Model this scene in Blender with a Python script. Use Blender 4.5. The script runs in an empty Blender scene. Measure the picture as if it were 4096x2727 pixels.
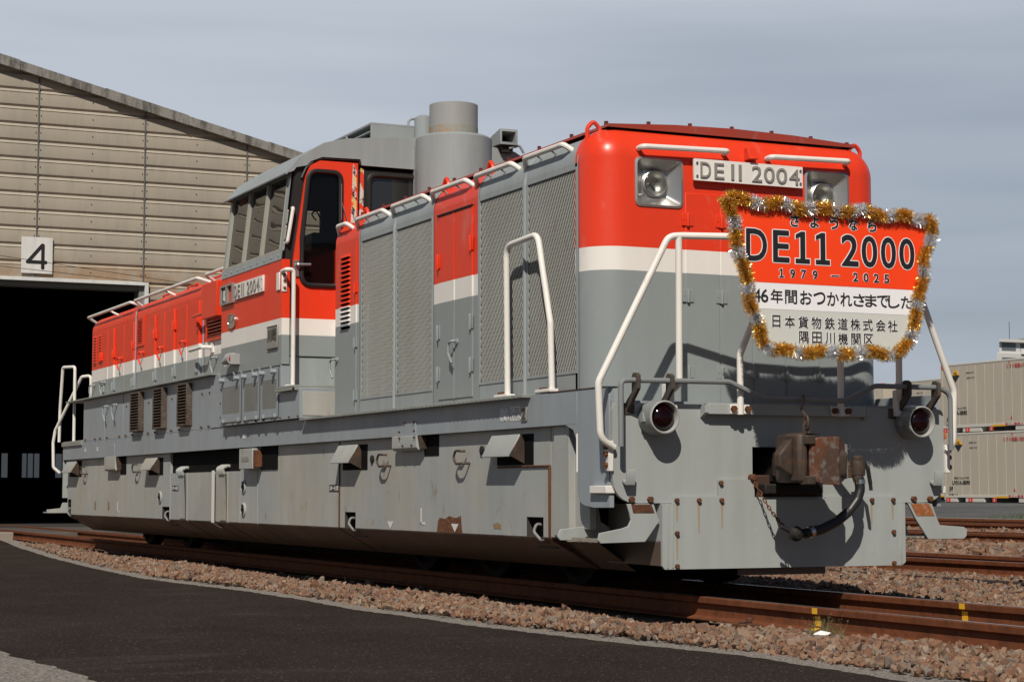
import bpy, bmesh, math, random
import numpy as np
from mathutils import Vector, Matrix
random.seed(7); rng = np.random.default_rng(11)
S = bpy.context.scene
C = S.collection
# ------------------------------------------------------------------ camera, world, sun
cam_d = bpy.data.cameras.new('camera'); cam = bpy.data.objects.new('camera', cam_d); C.objects.link(cam)
YAW, PIT = 0.4303392, 0.0769605
fw = Vector((math.sin(YAW)*math.cos(PIT), math.cos(YAW)*math.cos(PIT), math.sin(PIT)))
rt = Vector((math.cos(YAW), -math.sin(YAW), 0)); up = rt.cross(fw)
CAMLOC = Vector((-7.32493, -11.4612, 0.70259))
M = Matrix((rt, up, -fw)).transposed().to_4x4(); M.translation = CAMLOC
cam.matrix_world = M
cam_d.sensor_width = 36; cam_d.lens = 7833.44/4096*36
cam_d.clip_start = .1; cam_d.clip_end = 2000
S.camera = cam
SUN = Vector((-0.63, -1.0, 1.16)).normalized()      # towards the sun
w = bpy.data.worlds.new('World'); S.world = w; w.use_nodes = True
nt = w.node_tree; N = nt.nodes; L = nt.links
bg = N['Background']; bg.inputs[1].default_value = 0.05
sky = N.new('ShaderNodeTexSky'); sky.sky_type = 'NISHITA'; sky.sun_disc = False
sky.sun_elevation = math.asin(SUN.z); sky.sun_rotation = math.atan2(SUN.x, SUN.y)
sky.air_density = 1.0; sky.dust_density = 0.8; sky.ozone_density = 1.2
# thin high cloud veil: procedural, by direction
tc = N.new('ShaderNodeTexCoord'); mp = N.new('ShaderNodeMapping'); mp.inputs['Scale'].default_value = (1.1, 1.3, 9)
cn = N.new('ShaderNodeTexNoise'); cn.inputs['Scale'].default_value = 1.6; cn.inputs['Detail'].default_value = 4; cn.inputs['Roughness'].default_value = .5
L.new(tc.outputs['Generated'], mp.inputs[0]); L.new(mp.outputs[0], cn.inputs['Vector'])
sx = N.new('ShaderNodeSeparateXYZ'); L.new(tc.outputs['Generated'], sx.inputs[0])
zr = N.new('ShaderNodeMapRange'); zr.inputs[1].default_value = .0; zr.inputs[2].default_value = .22; zr.inputs[3].default_value = .62; zr.inputs[4].default_value = .96
L.new(sx.outputs[2], zr.inputs[0])
xr = N.new('ShaderNodeMapRange'); xr.inputs[1].default_value = .1; xr.inputs[2].default_value = .75; xr.inputs[3].default_value = .14; xr.inputs[4].default_value = -.10
L.new(sx.outputs[0], xr.inputs[0])
ad = N.new('ShaderNodeMath'); ad.operation = 'ADD'; L.new(zr.outputs[0], ad.inputs[0]); L.new(xr.outputs[0], ad.inputs[1])
nr = N.new('ShaderNodeMapRange'); nr.inputs[1].default_value = .3; nr.inputs[2].default_value = .7; nr.inputs[3].default_value = -.24; nr.inputs[4].default_value = .20
L.new(cn.outputs[0], nr.inputs[0])
ad2 = N.new('ShaderNodeMath'); ad2.operation = 'ADD'; ad2.use_clamp = True; L.new(ad.outputs[0], ad2.inputs[0]); L.new(nr.outputs[0], ad2.inputs[1])
# the veil is a bank of cloud low in the north: thinned overhead and towards the sun to lower the fill light
z2 = N.new('ShaderNodeMapRange'); z2.inputs[1].default_value = .32; z2.inputs[2].default_value = .62; z2.inputs[3].default_value = 1; z2.inputs[4].default_value = .0; L.new(sx.outputs[2], z2.inputs[0])
y2 = N.new('ShaderNodeMapRange'); y2.inputs[1].default_value = -.1; y2.inputs[2].default_value = .45; L.new(sx.outputs[1], y2.inputs[0])
m3 = N.new('ShaderNodeMath'); m3.operation = 'MULTIPLY'; L.new(z2.outputs[0], m3.inputs[0]); L.new(y2.outputs[0], m3.inputs[1])
m4 = N.new('ShaderNodeMath'); m4.operation = 'MULTIPLY'; L.new(m3.outputs[0], m4.inputs[0]); L.new(ad2.outputs[0], m4.inputs[1])
mx = N.new('ShaderNodeMix'); mx.data_type = 'RGBA'; L.new(m4.outputs[0], mx.inputs[0]); dk = N.new('ShaderNodeMix'); dk.data_type = 'RGBA'; dk.blend_type = 'MULTIPLY'; dk.inputs[0].default_value = 1; dk.inputs[7].default_value = (.55, .60, .68, 1); L.new(sky.outputs[0], dk.inputs[6]); L.new(dk.outputs[2], mx.inputs[6])   # sky outside the veil darkened to cut the fill light
mx.inputs[7].default_value = (10.0, 11.0, 12.5, 1)
L.new(mx.outputs[2], bg.inputs[0])
sd = bpy.data.lights.new('sun', 'SUN'); sd.energy = 4.5; sd.angle = math.radians(.53); sd.color = (1, .93, .83)
so = bpy.data.objects.new('sun', sd); C.objects.link(so); so.rotation_euler = (-SUN).to_track_quat('-Z', 'Y').to_euler()
vs = S.view_settings; vs.view_transform = 'Standard'; vs.look = 'None'; vs.exposure = 0; vs.gamma = 1

# ------------------------------------------------------------------ materials
def mat(name, col, rough=.5, metal=0, spec=.5, **kw):
    m = bpy.data.materials.new(name); m.use_nodes = True
    b = m.node_tree.nodes['Principled BSDF']
    b.inputs['Base Color'].default_value = (*col, 1); b.inputs['Roughness'].default_value = rough
    b.inputs['Metallic'].default_value = metal; b.inputs['Specular IOR Level'].default_value = spec
    for k, v in kw.items(): b.inputs[k.replace('_', ' ')].default_value = v
    return m
class NT:
    def __init__(s, m): s.t = m.node_tree; s.N = s.t.nodes; s.L = s.t.links; s.b = s.N['Principled BSDF']; s.tc = None
    def obj(s):
        if not s.tc: s.tc = s.N.new('ShaderNodeTexCoord')
        return s.tc.outputs['Object']
    def noise(s, scale, detail=3, rough=.55, vec=None, dist=0):
        mp = s.N.new('ShaderNodeMapping'); s.L.new(vec or s.obj(), mp.inputs[0])
        mp.inputs['Scale'].default_value = scale if isinstance(scale, tuple) else (scale,)*3
        n = s.N.new('ShaderNodeTexNoise'); n.inputs['Scale'].default_value = 1; n.inputs['Detail'].default_value = detail
        n.inputs['Roughness'].default_value = rough; n.inputs['Distortion'].default_value = dist
        s.L.new(mp.outputs[0], n.inputs['Vector']); return n.outputs[0]
    def ramp(s, f, a, b, va=0., vb=1.):
        r = s.N.new('ShaderNodeMapRange'); r.inputs[1].default_value = a; r.inputs[2].default_value = b
        r.inputs[3].default_value = va; r.inputs[4].default_value = vb; s.L.new(f, r.inputs[0]); return r.outputs[0]
    def math(s, op, a, b):
        n = s.N.new('ShaderNodeMath'); n.operation = op
        for i, v in enumerate((a, b)):
            if hasattr(v, 'links'): s.L.new(v, n.inputs[i])
            else: n.inputs[i].default_value = v
        return n.outputs[0]
    def mix(s, f, a, b, mode='MIX'):
        n = s.N.new('ShaderNodeMix'); n.data_type = 'RGBA'; n.blend_type = mode
        for i, v in ((0, f), (6, a), (7, b)):
            if hasattr(v, 'links'): s.L.new(v, n.inputs[i])
            elif i: n.inputs[i].default_value = (*v, 1)
            else: n.inputs[i].default_value = v
        return n.outputs[2]
    def xyz(s, k):
        n = s.N.new('ShaderNodeSeparateXYZ'); s.L.new(s.obj(), n.inputs[0]); return n.outputs[k]
    def base(s, c): s.L.new(c, s.b.inputs['Base Color'])
    def rough(s, c): s.L.new(c, s.b.inputs['Roughness'])
    def bump(s, h, strength=.3, dist=.01):
        n = s.N.new('ShaderNodeBump'); n.inputs['Strength'].default_value = strength; n.inputs['Distance'].default_value = dist
        s.L.new(h, n.inputs['Height']); s.L.new(n.outputs[0], s.b.inputs['Normal'])
RED = (.71, .042, .011); WHITE = (.74, .71, .66); GREY = (.24, .268, .268)
RUST = (.16, .052, .02)
def paint(name, col, rough=.42, streak=.16, rust=.0, grime=(.19, .17, .14), gr=.0, stripes=False, spec=.4, blue=0, low=False):
    m = mat(name, col, rough, spec=spec); n = NT(m)
    c = col
    if stripes:
        z = n.xyz(2)
        c = n.mix(n.math('GREATER_THAN', z, 2.24), GREY, WHITE); c = n.mix(n.math('GREATER_THAN', z, 2.405), c, RED)
    st = n.noise((7, 7, .55), 4, .6); pa = n.noise(1.3, 3); dk = (.75 if not stripes else .5)
    c = n.mix(n.ramp(st, .35, .7, 0, streak), c, (1.0, .98, .94) if gr < 0 else tuple(x*.75 for x in (grime if gr else (.12, .12, .12))), 'MIX')
    if gr > 0: c = n.mix(n.ramp(pa, .42, .68, 0, gr), c, grime)
    c = n.mix(n.ramp(n.noise((2.2, 2.2, 1.5), 6, .72, dist=.6), .60, .70, 0, .16), c, (.40, .39, .36))   # chalky, faded patches
    if blue: c = n.mix(n.ramp(n.noise((3, 1.1, .8), 3), .4, .65, 0, blue), c, (.265, .315, .345))
    sp = n.noise(34, 2)
    c = n.mix(n.ramp(sp, .70, .76, 0, .55 if rust else .05), c, (.42, .41, .38))
    if rust:
        rs = n.math('MULTIPLY', n.ramp(n.noise((9, 9, 4), 5, .65), .60, .70), n.ramp(pa, .45, .62)); c = n.mix(n.math('MULTIPLY', rs, rust), c, RUST)
    if low: c = n.mix(n.ramp(n.math('ADD', n.xyz(2), n.math('MULTIPLY', n.noise((3, 3, 3), 3), .03)), .40, .385), c, (.10, .070, .052))   # darker brown below the crease
    n.base(c); n.rough(n.ramp(pa, .3, .7, rough-.06, rough+.14))
    n.bump(n.noise((2.6, 2.6, 2.2), 3), .24, .02)
    return m
PH = paint('hood_paint', RED, .36, .06, stripes=True, spec=.35)
PG = paint('grey_paint', (.28, .312, .318), .45, .22, gr=.12)
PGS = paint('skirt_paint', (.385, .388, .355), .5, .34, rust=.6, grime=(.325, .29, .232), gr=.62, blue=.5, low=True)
PGB = paint('side_grey_paint', (.27, .305, .33), .45, .22, rust=.15, gr=.2, blue=.25)
PGF = paint('front_grey_paint', (.335, .36, .35), .45, .16, rust=.22, gr=.12)
PR = paint('red_paint', RED, .36, .06, spec=.35)
PW = paint('white_paint', WHITE, .42, .10, rust=.35)
PWC = paint('white_stripe_paint', WHITE, .5, .05)
PB = paint('black_brown_paint', (.018, .016, .014), .42, .1)
RUB = mat('rubber', (.012, .012, .012), .48)
DARK = mat('dark_interior', (.006, .006, .006), .9, spec=.1)
DMET = mat('dark_steel', (.016, .014, .0125), .65, spec=.3); GEAR = mat('shade_darkened_gear', (.006, .005, .0045), .8, spec=.15)  # running gear colour darkened to stand in for the shade under the body
HOSE = mat('hose_rubber', (.016, .016, .017), .42)
CHR = mat('polished_metal', (.62, .60, .57), .22, 1)
ALU = mat('dull_aluminium', (.52, .51, .49), .34, .85)
PLT = mat('plate_metal', (.30, .285, .26), .45, .35)
LENS = mat('red_lens', (.006, .0004, .0007), .04, spec=.4)
REDL = mat('bright_red_lens', (.30, .006, .004), .12)
TXB = mat('black_lettering', (.012, .011, .011), .5)
TXW = mat('white_lettering', (.62, .62, .60), .6)
TXR = mat('red_lettering', (.45, .03, .03), .6)
YEL = mat('yellow_mark', (.72, .40, .02), .6)
SRED = mat('sign_red', (.82, .052, .008), .5, spec=.3); SWH = mat('sign_white', (.74, .73, .74), .4); SGR = mat('sign_grey', (.52, .53, .49), .4)
GOLD = mat('gold_foil', (.90, .60, .13), .24, .9); SILV = mat('silver_foil', (.88, .90, .94), .27, .85)
def rusty(name, c1, c2, c3, rough=.75, sc=9, metal=0, th=(.42, .62)):
    m = mat(name, c1, rough, metal, .3); n = NT(m)
    a = n.noise((sc, sc, sc*.45), 5, .62); b = n.noise(sc*3.1, 4, .6)
    c = n.mix(n.ramp(a, *th), c1, c2); c = n.mix(n.ramp(b, .5, .66, 0, .7), c, c3); n.base(c); n.bump(b, .25, .006); return m
RUSTM = rusty('rusty_iron', (.085, .036, .02), (.15, .055, .022), (.04, .022, .015))
COUP = rusty('rusty_coupler_iron', (.072, .042, .030), (.15, .048, .02), (.17, .155, .14), .62, 7, th=(.42, .60))
COUPB = rusty('dirty_coupler_iron', (.062, .046, .036), (.042, .031, .025), (.10, .05, .026), .55, 7)
RAILS = rusty('rail_rust', (.125, .038, .013), (.165, .05, .018), (.07, .024, .011), .85, 5)
RAILT = mat('rail_head_steel', (.34, .31, .30), .36, .9)
def glass(name, col=(.012, .013, .014), tr=0., wave=.0):
    m = mat(name, col, .02, spec=.75, IOR=1.6); n = NT(m)
    if wave: n.bump(n.noise((1.2, 1.2, 3.5), 1), wave, .03)
    if tr:
        t = n.N.new('ShaderNodeBsdfTransparent'); t.inputs[0].default_value = (.72, .74, .72, 1)
        mxs = n.N.new('ShaderNodeMixShader'); mxs.inputs[0].default_value = tr
        n.L.new(n.b.outputs[0], mxs.inputs[1]); n.L.new(t.outputs[0], mxs.inputs[2]); n.L.new(mxs.outputs[0], n.N['Material Output'].inputs[0])
    return m
GLS = glass('cab_side_glass', (.02, .02, .02), 0, .06); GLF = glass('cab_door_glass', tr=.82); GLD = glass('dark_glass', (.02, .021, .02))
GLL = glass('clear_lamp_glass', tr=.80)

# ------------------------------------------------------------------ mesh builder
def fil(pts, r, n=5, closed=True):
    """round the corners of a 2D or 3D polyline"""
    out = []; k = len(pts); P = [Vector(p) for p in pts]
    for i, p in enumerate(P):
        ri = r[i] if isinstance(r, (list, tuple)) else r
        if ri <= 0 or (not closed and i in (0, k-1)): out.append(p); continue
        a = P[i-1]-p; b = P[(i+1) % k]-p; la, lb = a.length, b.length; a.normalize(); b.normalize()
        th = a.angle(b, math.pi)
        if th > math.pi-.02: out.append(p); continue
        d = min(ri/math.tan(th/2), la*.49, lb*.49)
        s, e = p+a*d, p+b*d
        for j in range(n+1):
            t = j/n; out.append(s*(1-t)**2+p*2*t*(1-t)+e*t*t)
    return out
class MB:
    def __init__(s): s.v = []; s.f = []; s.m = []; s.mi = 0
    def add(s, v, f):
        o = len(s.v); s.v += [tuple(x) for x in v]; s.f += [tuple(i+o for i in q) for q in f]; s.m += [s.mi]*len(f); return s
    def box(s, x0, x1, y0, y1, z0, z1):
        return s.add([(x, y, z) for x in (x0, x1) for y in (y0, y1) for z in (z0, z1)],
            [(0, 1, 3, 2), (4, 6, 7, 5), (0, 4, 5, 1), (2, 3, 7, 6), (0, 2, 6, 4), (1, 5, 7, 3)])
    def prism(s, pts, ax, a0, a1):
        """pts 2D in the two other axes (order x,y,z without ax)"""
        k = len(pts); v = []
        for a in (a0, a1):
            for p in pts:
                q = [p[0], p[1]]; q.insert(ax, a); v.append(q)
        f = [tuple(range(k)), tuple(range(2*k-1, k-1, -1))]+[(i, i+k, (i+1) % k+k, (i+1) % k) for i in range(k)]
        return s.add(v, f)
    def strip(s, pts, ax, a0, a1):
        """open profile swept along ax"""
        k = len(pts); v = []
        for a in (a0, a1):
            for p in pts:
                q = [p[0], p[1]]; q.insert(ax, a); v.append(q)
        return s.add(v, [(i, i+1, i+1+k, i+k) for i in range(k-1)])
    def quad(s, *p): return s.add(p, [tuple(range(len(p)))])
    def tube(s, pts, r, n=10, bend=0, caps=True, closed=False):
        if bend: pts = fil(pts, bend, 6, closed)
        P = [Vector(p) for p in pts]; k = len(P); v = []; f = []
        up = None
        for i, p in enumerate(P):
            if closed: t = (P[(i+1) % k]-P[i-1]).normalized()
            else: t = ((P[min(i+1, k-1)]-P[max(i-1, 0)])).normalized()
            if up is None: up = t.orthogonal().normalized()
            up = (up-t*up.dot(t)).normalized(); sd_ = t.cross(up)
            ri = float(np.interp(i/max(1, k-1), np.linspace(0, 1, len(r)), r)) if isinstance(r, (list, tuple)) else r
            for j in range(n):
                a = 2*math.pi*j/n; v.append(p+up*(math.cos(a)*ri)+sd_*(math.sin(a)*ri))
        for i in range(k if closed else k-1):
            for j in range(n):
                f.append((i*n+j, i*n+(j+1) % n, ((i+1) % k)*n+(j+1) % n, ((i+1) % k)*n+j))
        if caps and not closed: f += [tuple(range(n-1, -1, -1)), tuple(range((k-1)*n, k*n))]
        return s.add(v, f)
    def lathe(s, prof, o, axis='Z', n=24, caps=True):
        """prof: (radius, height) list, around axis through o"""
        v = []; f = []; o = Vector(o); k = len(prof)
        for r, h in prof:
            for j in range(n):
                a = 2*math.pi*j/n; c, d = math.cos(a)*r, math.sin(a)*r
                v.append(o+Vector({'Z': (c, d, h), 'Y': (c, h, d), 'X': (h, c, d)}[axis]))
        for i in range(k-1):
            for j in range(n): f.append((i*n+j, i*n+(j+1) % n, (i+1)*n+(j+1) % n, (i+1)*n+j))
        if caps and prof[0][0] > 1e-6: f.append(tuple(range(n)))
        if caps and prof[-1][0] > 1e-6: f.append(tuple(range((k-1)*n, k*n)))
        return s.add(v, f)
    def bolt(s, p, axis='Y', r=.018, h=.018, n=6):
        return s.lathe([(r, h), (r, 0)], p, axis, n)
    def build(s, name, m=None, parent=None, bevel=0, ang=32):
        me = bpy.data.meshes.new(name); me.from_pydata(s.v, [], s.f)
        for mm in (m if isinstance(m, (list, tuple)) else [m]): me.materials.append(mm)
        me.polygons.foreach_set('material_index', s.m)
        bm = bmesh.new(); bm.from_mesh(me); bmesh.ops.recalc_face_normals(bm, faces=bm.faces); bm.to_mesh(me); bm.free()
        me.polygons.foreach_set('use_smooth', [True]*len(me.polygons)); me.set_sharp_from_angle(angle=math.radians(ang))
        o = bpy.data.objects.new(name, me); C.objects.link(o)
        if parent: o.parent = parent
        if bevel:
            b = o.modifiers.new('bevel', 'BEVEL'); b.width = bevel; b.segments = 2; b.limit_method = 'ANGLE'; b.angle_limit = math.radians(40)
        return o
def thing(name, label, cat, loc=(0, 0, 0), group=None):
    o = bpy.data.objects.new(name, None); o.empty_display_size = .2; C.objects.link(o); o.location = loc
    return tag(o, label, cat, group)
def tag(o, label=None, cat=None, group=None, kind=None):
    if label: o['label'] = label
    if cat: o['category'] = cat
    if group: o['group'] = group
    if kind: o['kind'] = kind
    return o
def rects(mb, us, vs_, holes, fn):
    """a flat panel cut into rectangles around openings; fn(u,v)->3D"""
    us = sorted(set(us)|{h[i] for h in holes for i in (0, 1)}); vv = sorted(set(vs_)|{h[i] for h in holes for i in (2, 3)})
    idx = {}; v = []; f = []
    for i, u in enumerate(us):
        for j, q in enumerate(vv): idx[i, j] = len(v); v.append(fn(u, q))
    for i in range(len(us)-1):
        for j in range(len(vv)-1):
            cu, cv = (us[i]+us[i+1])/2, (vv[j]+vv[j+1])/2
            if not any(h[0] < cu < h[1] and h[2] < cv < h[3] for h in holes): f.append((idx[i, j], idx[i+1, j], idx[i+1, j+1], idx[i, j+1]))
    return mb.add(v, f)
# 2D shapes with holes and lettering come out of curves turned into mesh
def curve_mesh(cu):
    o = bpy.data.objects.new('tmp', cu); me = o.to_mesh()
    v = [tuple(x.co) for x in me.vertices]; f = [tuple(p.vertices) for p in me.polygons]
    o.to_mesh_clear(); bpy.data.objects.remove(o); bpy.data.curves.remove(cu); return v, f
def plate2d(loops, depth):
    cu = bpy.data.curves.new('t', 'CURVE'); cu.dimensions = '2D'; cu.fill_mode = 'BOTH'; cu.extrude = depth/2
    for lp in loops:
        sp = cu.splines.new('POLY'); sp.points.add(len(lp)-1); sp.use_cyclic_u = True
        for q, p in zip(sp.points, lp): q.co = (p[0], p[1], 0, 1)
    return curve_mesh(cu)
def glyphs(body, depth=0, bold=0, spacing=1):
    cu = bpy.data.curves.new('t', 'FONT'); cu.body = body; cu.extrude = depth/2; cu.offset = bold; cu.space_character = spacing; cu.resolution_u = 4
    return curve_mesh(cu)
def place(mb, vf, O, U, V, W=None):
    U, V, O = Vector(U), Vector(V), Vector(O); W = Vector(W) if W else U.cross(V)
    return mb.add([O+U*a+V*b+W*c for a, b, c in vf[0]], vf[1])
def text(mb, body, O, U, V, width=None, height=None, depth=.002, bold=0, align='C', grow=0):
    """lettering fitted into width x height round O; grow widens it evenly (outlines)"""
    v, f = glyphs(body, depth if depth else 0, bold)
    a = np.array(v); lo, hi = a.min(0), a.max(0); v0, _ = (glyphs(body) if bold else (v, f)); b = np.array(v0); l0, h0 = b.min(0), b.max(0)
    sy = height/(h0[1]-l0[1]) if height else None; sx_ = width/(h0[0]-l0[0]) if width else sy; sy = sy or sx_
    c = (l0+h0)/2
    if align == 'L': c[0] = l0[0]
    q = [((x-c[0])*sx_, (y-c[1])*sy, z) for x, y, z in v]
    return place(mb, (q, f), O, U, V)
X, Y, Z = Vector((1, 0, 0)), Vector((0, 1, 0)), Vector((0, 0, 1))
SIDE = (-Y, Z)    # lettering on the long side: runs towards the viewer's right, which is -y
# ================================================================== the locomotive
loco = thing('diesel_locomotive', 'red and grey centre-cab diesel locomotive with a white stripe, standing on the nearest track', 'locomotive', (0, 0, 0))
HX = 1.206
def P(name, mb, m, parent=None, bevel=0, label=None, ang=32):
    o = mb.build(name, m, parent or loco, bevel, ang)
    if label: o['label'] = label
    return o
# hood outline (x,z): side, rounded shoulder, slightly cambered top
def shoulder(top=3.235, r=.22, sx=HX):
    pts = [(-sx, top-r)]
    for i in range(1, 9):
        a = math.pi/2*i/8; pts.append((-sx+r-r*math.cos(a), top-r+r*math.sin(a)))
    return pts+[(0, top+.035)]+[(-x, z) for x, z in reversed(pts)]
SH = shoulder()
def hood_section(name, y0, y1, m, zb=1.40, holes=(), top=3.235, r=.22, label=None, ends=False):
    mb = MB(); sh = shoulder(top, r)
    mb.strip(sh, 1, y0, y1)
    rects(mb, [y0, y1], [zb, top-r], holes, lambda u, v: (-HX, u, v))
    rects(mb, [y0, y1], [zb, top-r], [], lambda u, v: (HX, u, v))
    if ends:
        for y in (y0, y1): mb.add([(x, y, z) for x, z in sh]+[(HX, y, zb), (-HX, y, zb)], [tuple(range(len(sh)+2))])
    return P(name, mb, m, None, 0, label)
# --- nose with rounded corners and two lamp recesses
bm = bmesh.new(); bmesh.ops.create_cube(bm, size=1)
for v in bm.verts: v.co = ((v.co.x)*2*HX, .5 if v.co.y < 0 else .80, 1.29 if v.co.z < 0 else 3.265)
ed = [e for e in bm.edges if (all(abs(v.co.y-.5) < .01 for v in e.verts) and not all(v.co.z < 2 for v in e.verts)) or all(v.co.z > 3 and abs(v.co.x) > 1 for v in e.verts) and abs(e.verts[0].co.x-e.verts[1].co.x) < .01]
bmesh.ops.bevel(bm, geom=ed, offset=.235, segments=9, profile=.5, affect='EDGES')
for v in bm.verts:
    if v.co.z > 3.2: v.co.z += .02*(1-(v.co.x/1.0)**2) if abs(v.co.x) < 1 else 0
me = bpy.data.meshes.new('nose'); bm.to_mesh(me); bm.free(); me.materials.append(PH)
nose = bpy.data.objects.new('nose', me); C.objects.link(nose); nose.parent = loco
cut = MB()
for s in (-1, 1): cut.prism(fil([(s*.70-.185, 2.70), (s*.70+.185, 2.70), (s*.70+.185, 3.035), (s*.70-.185, 3.035)], .04), 1, .3, .70)
co = cut.build('cutter', DARK)
bo = nose.modifiers.new('b', 'BOOLEAN'); bo.operation = 'DIFFERENCE'; bo.object = co; bo.solver = 'EXACT'
dg = bpy.context.evaluated_depsgraph_get(); dg.update()
me2 = bpy.data.meshes.new_from_object(nose.evaluated_get(dg)); nose.modifiers.clear(); nose.data = me2
me2.materials.clear(); me2.materials.append(PH)
me2.polygons.foreach_set('material_index', [0]*len(me2.polygons)); me2.polygons.foreach_set('use_smooth', [True]*len(me2.polygons)); me2.set_sharp_from_angle(angle=math.radians(30))
bpy.data.objects.remove(co)
# nose doors: thin leaves, hinges
for x0, x1, z0, z1 in ((-.49, -.215, 1.31, 2.81), (-.205, .055, 1.31, 2.81), (.065, .33, 1.31, 2.2), (.34, .62, 1.31, 2.2)):
    P('nose_door', MB().box(x0, x1, .494, .52, z0, z1), PH, None, .004)
for x, z in ((-.475, 2.62), (-.20, 2.62), (-.475, 2.08), (-.20, 2.08), (-.475, 1.545), (-.20, 1.545), (.06, 1.56), (.335, 1.55), (.61, 1.55)):
    h = MB().box(x-.045, x+.045, .486, .496, z-.045, z+.045); h.tube([(x, .483, z-.05), (x, .483, z+.04)], .012, 8); h.bolt((x-.03, .486, z), 'Y', .006, -.004)
    P('hinge', h, PH, None, .002)
# headlights
for s in (-1, 1):
    cx, cz = s*.70, 2.868
    fr = lambda k, y: [(p[0], y, p[1]) for p in fil([(cx-.185*k-.0, cz-.168*k), (cx+.185*k, cz-.168*k), (cx+.185*k, cz+.168*k), (cx-.185*k, cz+.168*k)], .045*k, 4)]
    a, b_, c_, d = fr(1.04, .492), fr(.955, .486), fr(.93, .495), fr(.56, .565)
    k = len(a); mb = MB()
    o_ = fr(1.04, .51)
    vs_ = o_+a+b_+c_+d; fs = [(r*k+i, r*k+(i+1) % k, (r+1)*k+(i+1) % k, (r+1)*k+i) for r in range(4) for i in range(k)]
    hl = P('headlight', mb.add(vs_, fs), ALU, None, 0, None, 40)
    mb = MB(); place(mb, plate2d([[(p[0], p[2]) for p in fr(.56, .565)], [(cx+.09*math.cos(t), cz+.09*math.sin(t)) for t in np.arange(0, 6.28, .2)]], .003), (0, .566, 0), X, Z); P('lamp_base', mb, ALU, hl)
    P('reflector', MB().lathe([(.088, -.02), (.085, -.008), (.075, .018), (.05, .04), (.02, .05), (0, .052)], (cx, .560, cz), 'Y', 28, False), mat('lamp_reflector', (.75, .73, .70), .38, .9) if 'lamp_reflector' not in bpy.data.materials else bpy.data.materials['lamp_reflector'], hl); P('bulb', MB().lathe([(.012, .03), (.014, .01), (.008, -.004), (0, -.006)], (cx, .57, cz), 'Y', 12), ALU, hl)
    P('lamp_rim', MB().lathe([(.094, 0), (.098, -.014), (.090, -.020), (.086, -.008)], (cx, .563, cz), 'Y', 28, False), ALU, hl)
    P('lamp_glass', MB().lathe([(.087, -.012), (.07, -.026), (.04, -.036), (0, -.040)], (cx, .560, cz), 'Y', 28, False), GLL, hl)
    bl = MB()
    for i in (-1, 1):
        for j in (-1, 1): bl.bolt((cx+i*.088, .563, cz+j*.08), 'Y', .007, -.006, 8)
    P('screws', bl, CHR, hl)
# number plates: white plate, raised grey letters
def number_plate(O, U, V, W, wd, ht, th, letters, pm=PW, lm=PLT, parent=None):
    O, U, V, W = map(Vector, (O, U, V, W)); mb = MB()
    k = fil([(-wd/2, -ht/2), (wd/2, -ht/2), (wd/2, ht/2), (-wd/2, ht/2)], .004, 2)
    place(mb, plate2d([[(p.x, p.y) for p in k]], th), O+W*th/2, U, V, W)
    pl = P('number_plate', mb, pm, parent, .002)
    m2 = MB()
    for body, cx, w_, h_ in letters: text(m2, body, O+W*(th+.004)+U*cx, U, V, w_, h_, .012, .0)
    P('lettering', m2, lm, pl)
    m3 = MB()
    for i in (-1, 1):
        for j in (-1, 1): place(m3, plate2d([[(math.cos(a)*.010, math.sin(a)*.010) for a in np.arange(0, 6.28, .7)]], .008), O+W*(th+.003)+U*(i*(wd/2-.022))+V*(j*ht*.30), U, V, W)
    P('screws', m3, CHR, pl)
    return pl
number_plate((.012, .47, 2.975), X, Z, -Y, .905, .155, .018, [('D', -.362, .082, .112), ('E', -.250, .078, .112), ('I', -.140, .022, .112), ('I', -.078, .022, .112), ('2', .062, .082, .112), ('0', .165, .088, .112), ('0', .270, .088, .112), ('4', .378, .086, .112)])
brk = MB().box(-.40, .42, .485, .502, 2.93, 2.96); P('plate_bracket', brk, PR)
P('bracket', MB().prism([(.51, 3.165), (.46, 3.165), (.44, 3.10), (.42, 3.085), (.42, 3.075), (.51, 3.075)], 0, .005, .07), PR, None, .004)
for x0, x1 in ((-.86, -.17), (.19, .86)):
    P('grab_rail', MB().tube([(x0, .50, 3.10), (x0+.0, .435, 3.105), (x1, .435, 3.12), (x1, .50, 3.115)], .020, 10, .04), PW)
for s in (-1, 1):
    P('lifting_eye', MB().tube([(s*1.10-.05, .72, 3.12), (s*1.10-.05, .72, 3.26), (s*1.10, .72, 3.315), (s*1.10+.05, .72, 3.26), (s*1.10+.05, .72, 3.12)], .016, 8, .05), PR)
for y in (2.46, 3.36, 5.25):
    P('lifting_eye', MB().tube([(-1.12, y-.05, 3.14), (-1.12, y-.05, 3.24), (-1.12, y, 3.30), (-1.12, y+.05, 3.24), (-1.12, y+.05, 3.14)], .017, 8, .06), PR)
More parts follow.
